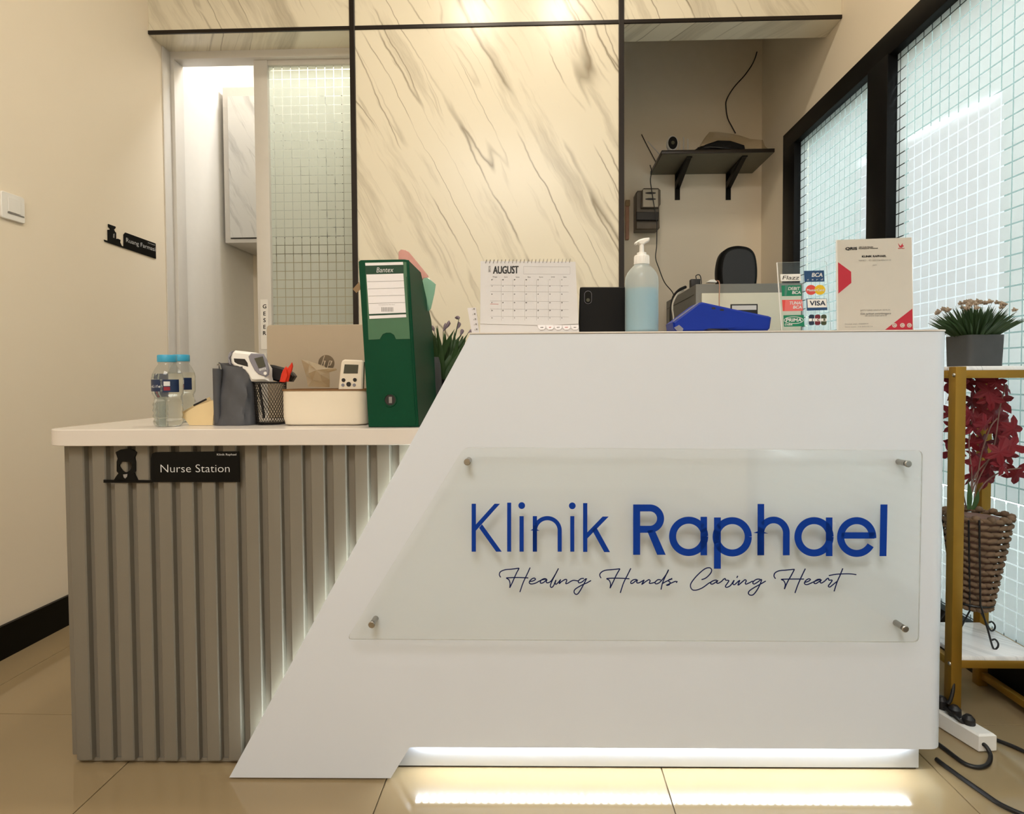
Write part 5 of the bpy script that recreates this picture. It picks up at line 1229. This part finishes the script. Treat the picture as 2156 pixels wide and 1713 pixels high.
# bundle of cables wrapped in a clear bag
def bd_(pts, yo): return [cz(*p, yo) for p in pts]
bp_ = bd_([(690, 1130), (720, 1090), (800, 1045), (900, 1020), (990, 1025), (1080, 1050), (1130, 1075), (1140, 1135), (900, 1140)], 3.14)
for p in bp_: p.z = max(p.z, zs_+0.0005)
cbn = thing('cable_bundle', 'black bundle of cables on the right half of the dark wall shelf', 'cables', (bp_[4].x, 3.18, zs_))
m = MB(); rr = random.Random(2)
cx_, w2, h2 = (bp_[0].x+bp_[7].x)/2, (bp_[7].x-bp_[0].x)/2, max(p.z for p in bp_)-zs_
for k in range(9):
    f = 0.45+0.55*k/8; pth = []
    for j in range(22):
        a = 2*PI*j/22; pth.append((cx_+w2*f*math.cos(a), 3.155+0.052*f*math.sin(a), zs_+0.008+h2*(1.15-0.95*f)*(0.8+0.25*math.sin(a))+0.006*math.sin(3*a+k)))
    m.tube(pth, 0.0065, 7, closed=True)
part(m, 'coils', M['cable'], cbn)
part(MB().prism([(cx_-w2*1.0, 3.11, zs_+0.0006), (cx_+w2*1.0, 3.11, zs_+0.0006), (cx_+w2*0.95, 3.11, zs_+h2*0.5), (cx_+w2*0.4, 3.11, zs_+h2*0.9), (cx_-w2*0.1, 3.11, zs_+h2*0.95), (cx_-w2*0.6, 3.11, zs_+h2*0.6)], (0, 0.09, 0), bev=0.006), 'black_case', M['potb'], cbn, smooth=40)
bo_ = [(700, 1125), (790, 980), (830, 932), (900, 930), (1010, 945), (1100, 962), (1200, 995), (1310, 1005), (1330, 1060), (1385, 1110), (1390, 1148), (900, 1142)]
P3 = bd_(bo_, 3.13); 
for p in P3: p.z = max(p.z, zs_+0.0006)
top_z = max(p.z for p in P3); cen = Vector(((P3[0].x+P3[-2].x)/2, 3.20, zs_+0.02)); m = MB(); n = len(P3)
r1_ = [p.copy() for p in P3]; r2_ = [cen.lerp(p, 0.8)+Vector((0, -0.035+rr.uniform(-.01, .01), 0)) for p in P3]; r3_ = [p+Vector((0, 0.13, -0.01)) for p in P3]
for r_ in (r2_, r3_):
    for p in r_: p.z = max(p.z, zs_+0.0006)
m.add(r2_+r1_+r3_+[cen+Vector((0, -0.045, 0.02))], [(i, (i+1) % n, n+(i+1) % n, n+i) for i in range(n)]+[(n+i, n+(i+1) % n, 2*n+(i+1) % n, 2*n+i) for i in range(n)]+[(3*n, (i+1) % n, i) for i in range(n)])
single(m, 'clear_bag', M['bag'], 'clear plastic bag draped over the cable bundle on the wall shelf', 'bag', base=(cen.x, 3.2, zs_), smooth=0)
# cables on the wall
def wallcable(pts, f_, r, nm, label, y=YBACK-0.006):
    P = [f_(x, y_, y) for x, y_ in pts]; single(MB().tube(catmull(P, 6), r, 6), nm, M['cable'], label, 'cable', base=tuple(P[0]))
wallcable([(1258, 210), (1240, 270), (1205, 340), (1140, 430), (1050, 530), (985, 640), (980, 720), (995, 810), (1030, 880), (1065, 945)], lambda x, y_, v: cz(x, y_, v), 0.003, 'wall_cable', 'black cable curving down the niche wall to the shelf')
wallcable([(218, 955), (260, 1040), (345, 1200)], lambda x, y_, v: cz(x, y_, v), 0.0022, 'wall_wire', 'thin straight wire slanting down to the left shelf end')
wallcable([(345, -165), (362, -100), (350, -10), (358, 70), (375, 180), (395, 300), (415, 430), (418, 520), (415, 700), (405, 820), (440, 930), (500, 1080), (590, 1195), (600, 1300)], lambda x, y_, v: ca(x, y_, v), 0.0026, 'hanging_wire', 'thin black wire hanging over the electricity meter down the wall', y=3.262)

# ================================================================== GOLD PLANT STAND, RIGHT
GX0, GX1, GY0, GY1 = 1.000, 1.240, 1.440, 1.668
gzt = atY(2090, 771, GY0).z
gs = thing('plant_stand', 'gold metal stand with two white marbled shelves against the window', 'plant stand', (1.12, 1.51, 0))
pw_ = 0.025
q = atY(2022, 900, GY0); GX0 = q.x-pw_/2
for (x, y) in ((GX0, GY0), (GX1-pw_, GY0), (GX0, GY1-pw_), (GX1-pw_, GY1-pw_)):
    part(MB().box((x, y, 0.0005), (x+pw_, y+pw_, gzt), bev=0.001), 'post', M['gold'], gs)
zs2 = atY(2090, 1389, GY0).z
for z in (gzt-0.006, zs2):
    for (a, b) in (((GX0+pw_, GY0+0.002), (GX1-pw_, GY0+0.020)), ((GX0+pw_, GY1-0.020), (GX1-pw_, GY1-0.002)), ((GX0+0.002, GY0+pw_), (GX0+0.02, GY1-pw_)), ((GX1-0.02, GY0+pw_), (GX1-0.002, GY1-pw_))):
        part(MB().box((a[0], a[1], z-0.022), (b[0], b[1], z-0.003), bev=0.001), 'rail', M['gold'], gs)
part(MB().box((GX1-0.02, GY0+pw_, 0.022), (GX1-0.002, GY1-pw_, 0.040), bev=0.001), 'rail', M['gold'], gs)
part(MB().box((GX0+pw_+0.0005, GY0+0.003, gzt-0.0088), (GX1-0.001, GY1-0.003, gzt+0.001), bev=0.0008), 'shelf_board', M['marbles'], gs)
part(MB().box((GX0+pw_+0.0005, GY0+0.003, zs2-0.0029), (GX1-pw_-0.0005, GY1-pw_-0.0005, zs2+0.008), bev=0.0008), 'shelf_board', M['marbles'], gs)
for z in (gzt-0.02, zs2-0.012):
    part(MB().lathe([(0.0001, 0.003), (0.003, 0.003), (0.0048, 0.001), (0.005, 0.0)], (GX0, GY0+0.006, z), 16, ax=Matrix.Rotation(-PI/2, 3, 'Y')), 'screw', M['steel'], gs)
ZG = gzt+0.0012
# top plant
pyy = 1.485
a = atY(2040, 735, pyy); b = atY(2118, 735, pyy); pxc = (a.x+b.x)/2; pwd = (b.x-a.x)/2; ptop = atY(2079, 704, pyy).z
fp = thing('flowering_plant', 'artificial grass plant with pale flowers in a charcoal pot on the stand', 'plant', (pxc, pyy+pwd, ZG))
mb = MB(); ring0 = [(p[0], p[1], ZG+0.0004) for p in rrect(2*pwd*0.97, 2*pwd*0.97, 0.012, 4, pxc, pyy+pwd)]; ring1 = [(p[0], p[1], ptop) for p in rrect(2*pwd*1.02, 2*pwd*1.02, 0.012, 4, pxc, pyy+pwd)]
ring2 = [(p[0], p[1], ptop) for p in rrect(2*pwd*0.94, 2*pwd*0.94, 0.010, 4, pxc, pyy+pwd)]; ring3 = [(p[0], p[1], ptop-0.010) for p in rrect(2*pwd*0.93, 2*pwd*0.93, 0.010, 4, pxc, pyy+pwd)]
n = len(ring0); mb.add(ring0+ring1+ring2+ring3, [(i*n+k, i*n+(k+1) % n, (i+1)*n+(k+1) % n, (i+1)*n+k) for i in range(3) for k in range(n)]+[tuple(range(n))[::-1], tuple(3*n+k for k in range(n))])
part(mb, 'pot', M['potg'], fp)
rnd = random.Random(11); mb = MB(); fmb = MB()
cxp, cyp = pxc, pyy+pwd
for k in range(330):
    az = rnd.uniform(0, 2*PI); sp = rnd.random()**0.6
    ln = rnd.uniform(0.068, 0.098)*(1-0.12*sp); el = math.radians(88-56*sp)
    base = Vector((cxp+0.034*sp*math.cos(az)*rnd.random(), cyp+0.034*sp*math.sin(az)*rnd.random(), ptop-0.008))
    base = Vector((cxp+0.036*sp*math.cos(az), cyp+0.036*sp*math.sin(az), ptop-0.008))
    tp_ = base+Vector((math.cos(az)*math.cos(el)*ln, math.sin(az)*math.cos(el)*ln, math.sin(el)*ln))
    tp_.x = min(tp_.x, WR-0.02)
    blade(mb, base, tp_, rnd.uniform(0.003, 0.0055), (0, 0, 0.008), n=4)
    if k % 6 == 0 and sp < 0.75:
        ftp = base+Vector((math.cos(az)*math.cos(el)*0.080, math.sin(az)*math.cos(el)*0.080, math.sin(el)*0.094)); ftp.x = min(ftp.x, WR-0.03)
        for j in range(7):
            a_ = j*0.9; d_ = Vector((math.cos(a_)*0.006, math.sin(a_)*0.006, 0.005*math.sin(j*2.1)))
            blade(fmb, ftp, ftp+d_*1.2+Vector((0, 0, 0.003)), 0.005, (0, 0, 0.001), n=2)
part(mb, 'grass_blades', M['leafb'], fp, smooth=60, kind='stuff'); part(fmb, 'flowers', M['flower'], fp, smooth=60, kind='stuff')

# lower plant: basket in an iron stand, red leaves
LZ = zs2+0.0082
bY = 1.545
bt = atY(2058, 1085, bY); bbm = atY(2048, 1272, bY)
rtop = (atY(2112, 1085, bY).x-atY(2000, 1085, bY).x)/2; rbot = (atY(2076, 1268, bY).x-atY(2018, 1268, bY).x)/2
rl_ = thing('red_plant', 'artificial vine with crimson star leaves in a woven basket on iron legs', 'plant', (bbm.x, bY, LZ))
mb = MB(); rows = 15; rnd = random.Random(4)
for r_ in range(rows):
    f = r_/(rows-1); z = bbm.z+(bt.z-bbm.z)*f; rr_ = rbot+(rtop-rbot)*f; cx_ = bbm.x+(bt.x-bbm.x)*f
    N = 18
    for k in range(N):
        a0 = 2*PI*(k+0.5*(r_ % 2))/N; a1_ = a0+2*PI/N*1.25
        pth = []; rad = []
        for j in range(5):
            t_ = j/4; a = a0+(a1_-a0)*t_; ro = rr_+0.003*math.sin(PI*t_)+0.001; pth.append((cx_+ro*math.cos(a), bY+ro*math.sin(a), z+0.005*(t_-0.5)*(1 if r_ % 2 else -1))); rad.append(0.0035+0.003*math.sin(PI*t_))
        mb.tube(pth, rad, 6)
wv = part(mb, 'woven_strands', M['basket'], rl_, smooth=60, kind='stuff')
part(MB().lathe([(rbot-0.004, bbm.z), (rtop-0.004, bt.z-0.004), (0.0001, bt.z-0.006)], (bbm.x, bY, 0), 24), 'basket_liner', M['stem'], rl_)
for k in range(14):
    a = 2*PI*k/14; c_ = Vector((bt.x+(rtop+0.002)*math.cos(a), bY+(rtop+0.002)*math.sin(a), bt.z+0.004)); m = MB()
    m.lathe([(0.0001, -0.008), (0.008, -0.005), (0.010, 0.0), (0.008, 0.006), (0.0001, 0.009)], c_, 10); part(m, 'rim_knot', M['basket'], rl_, smooth=60)
# iron stand
for (sx_, loopx) in ((0.052, 1), (-0.052, -1)):
    for yo in (-0.03, 0.03):
        p0 = Vector((bbm.x+sx_*0.95, bY+yo-0.02*(1 if yo < 0 else -1), bt.z)); p1 = Vector((bbm.x+sx_*0.55, bY+yo, bbm.z-0.004)); p2 = Vector((bbm.x+sx_*1.45, bY+yo*1.3, LZ+0.004))
        if yo < 0 and sx_ > 0: p0 = atY(2062, 1095, bY-0.065); p1 = atY(2064, 1272, bY-0.065); p2 = atY(2091, 1368, bY-0.065); p2.z = max(p2.z, LZ+0.003)
        lp_ = [p2, p2+Vector((loopx*0.010, 0, 0.001)), p2+Vector((loopx*0.012, 0, 0.012)), p2+Vector((loopx*0.004, 0, 0.022)), p2+Vector((-loopx*0.004, 0, 0.020))]
        part(MB().tube([p0, p1]+catmull([p1, p1.lerp(p2, 0.6)]+lp_, 5)[1:], 0.0023, 6), 'iron_leg', M['iron'], rl_)
def hoop(z, r, nme='iron_ring'):
    part(MB().tube([(bbm.x+r*math.cos(2*PI*k/24), bY+r*math.sin(2*PI*k/24), z) for k in range(24)], 0.0022, 6, closed=True), nme, M['iron'], rl_)
hoop(bbm.z+0.01, rbot+0.009)
# leaves: star shaped, five pointed lobes
def star_leaf(c, s, nrm, rot):
    nrm = Vector(nrm).normalized(); x = nrm.orthogonal().normalized(); y = nrm.cross(x); m = MB(); pts = []
    rr2 = random.Random(int(c[0]*1e5+c[2]*1e6))
    for k in range(5):
        a = rot+2*PI*k/5; ln = s*(1.0 if k != 0 else 1.15)*rr2.uniform(0.85, 1.1)
        for (da, rr3, hz) in ((-0.63, 0.42, 0.0), (-0.36, 0.74, -0.05), (-0.14, 0.92, -0.12), (0, 1.08, -0.22), (0.14, 0.92, -0.12), (0.36, 0.74, -0.05)):
            pts.append(Vector(c)+(x*math.cos(a+da)+y*math.sin(a+da))*ln*rr3+nrm*ln*hz)
    n = len(pts); cc_ = Vector(c)+nrm*s*0.1
    m.add([cc_]+pts, [(0, 1+i, 1+(i+1) % n) for i in range(n)]); return m
spots = [(2095, 800), (2062, 800), (2120, 822), (2040, 812), (2078, 830), (2106, 850), (2128, 870), (2090, 872), (2066, 862), (2046, 848), (2004, 812), (2008, 838), (2116, 895), (2092, 905), (2070, 895), (2048, 905), (2112, 918), (2130, 905), (2098, 932), (2070, 930), (2044, 932), (2005, 872), (2008, 905), (2010, 930), (2126, 945), (2104, 958), (2076, 958), (2052, 962), (2118, 965), (2090, 975), (2060, 985), (2084, 992), (2110, 985), (2076, 1008), (2046, 1000), (2010, 960), (2064, 1000), (2098, 890), (2085, 845), (2058, 882), (2038, 880), (2150, 1000), (2012, 792), (2030, 800)]
rnd = random.Random(21)
for k, (px, py) in enumerate(spots):
    yq = rnd.uniform(1.475, 1.60); c_ = atY(px+rnd.uniform(-3, 3), py-4+rnd.uniform(-4, 4), yq); s_ = rnd.uniform(0.023, 0.034)
    c_.x = min(c_.x, WR-0.04); c_.z = min(c_.z, gzt-0.04)
    part(star_leaf(c_, s_, (rnd.uniform(-0.6, 0.5), -1, rnd.uniform(-0.4, 0.7)), rnd.uniform(0, 6.28)), 'leaf', M['redleaf'], rl_, smooth=0)
for pts in ([(2044, 1075), (2046, 1040), (2058, 1000), (2068, 950), (2085, 900), (2100, 880)], [(2050, 1072), (2056, 1020), (2080, 970), (2095, 930), (2105, 860), (2118, 810)], [(2040, 1072), (2050, 1010), (2065, 985), (2090, 960)], [(2045, 1070), (2070, 1020), (2110, 992), (2150, 985)], [(2040, 1070), (2046, 1000), (2040, 930), (2050, 860)], [(2035, 1070), (2020, 1000), (2012, 930), (2010, 850)]):
    part(MB().tube(catmull([atY(x, y, 1.515) for x, y in pts], 5), 0.0016, 6), 'stem', M['stem'], rl_)
for pts in ([(2008, 1060), (2006, 1000), (2012, 960)], [(2012, 1065), (2002, 1020), (2000, 985)], [(2040, 1072), (2036, 1040), (2038, 1010)], [(2048, 1072), (2054, 1045), (2060, 1030)]):
    m = MB(); blade(m, atY(*pts[0], 1.50), atY(*pts[2], 1.49), 0.010, (0.006, 0, 0)); part(m, 'green_leaf', M['leaf'], rl_, smooth=60)

# ================================================================== POWER STRIP AND CABLES ON THE FLOOR
def fz(x, y, z=0.0): return atZ(1960+x/5.143, 1380+y/5.143, z)
a = fz(20, 745, 0.0); b = fz(515, 1055, 0.0); d_ = (b-a).normalized(); nrm = Vector((-d_.y, d_.x, 0))
if nrm.y < 0: nrm = -nrm
ex = thing('power_strip', 'white power strip on the floor behind the right end of the desk', 'power strip', tuple(a.lerp(b, 0.5)))
zr_ = 0.042
foot = [a, b, b+nrm*0.042+d_*0.008, a+nrm*0.042]
part(MB().prism([Vector((p.x, p.y, 0.0006)) for p in foot], (0, 0, zr_), bev=0.004), 'body', M['white'], ex)
for k in range(3):
    c_ = a+nrm*0.021+d_*(0.005+0.034*k); 
    part(MB().lathe([(0.0001, 0.0), (0.014, 0.0), (0.013, 0.020-0.004*k), (0.006, 0.028-0.004*k), (0.0001, 0.028-0.004*k)], (c_.x, c_.y, zr_+0.001), 20), 'plug', M['dark'], ex)
def fcable(pts, r, label, z=None, nm='floor_cable'):
    P = [fz(x, y, zz) for x, y, zz in pts]; P = catmull(P, 8); single(MB().tube(P, r, 10), nm, M['cable'], label, 'cable', base=tuple(P[0]))
fcable([(530, 930, 0.022), (600, 985, 0.018), (645, 1080, 0.007), (620, 1170, 0.006), (540, 1205, 0.006), (440, 1195, 0.006), (340, 1150, 0.006), (180, 1030, 0.006), (60, 940, 0.006)], 0.0045, 'black cable looping back under the desk from the end of the power strip')
fcable([(150, 560, 0.055), (300, 690, 0.05), (450, 790, 0.028), (600, 870, 0.006), (760, 930, 0.006), (900, 985, 0.006), (1060, 1060, 0.006), (1200, 1120, 0.006)], 0.0042, 'black cable running from the power strip along the window to the right')
fcable([(60, 1120, 0.006), (130, 1175, 0.006), (330, 1320, 0.006), (560, 1480, 0.006), (720, 1590, 0.006), (900, 1680, 0.006), (1100, 1760, 0.006)], 0.0048, 'black cable nearest the camera crossing the floor at bottom right')
P = [atY(1960+x/5.143, 1380+y/5.143, yv) for x, y, yv in ((120, 30, 1.50), (190, 90, 1.47), (235, 220, 1.45), (240, 360, 1.44), (215, 470, 1.435), (185, 520, 1.435))]
single(MB().tube(catmull(P, 6), 0.0042, 8), 'floor_cable', M['cable'], 'black cable arching up behind the desk corner beside the gold post', 'cable', base=tuple(P[-1]))
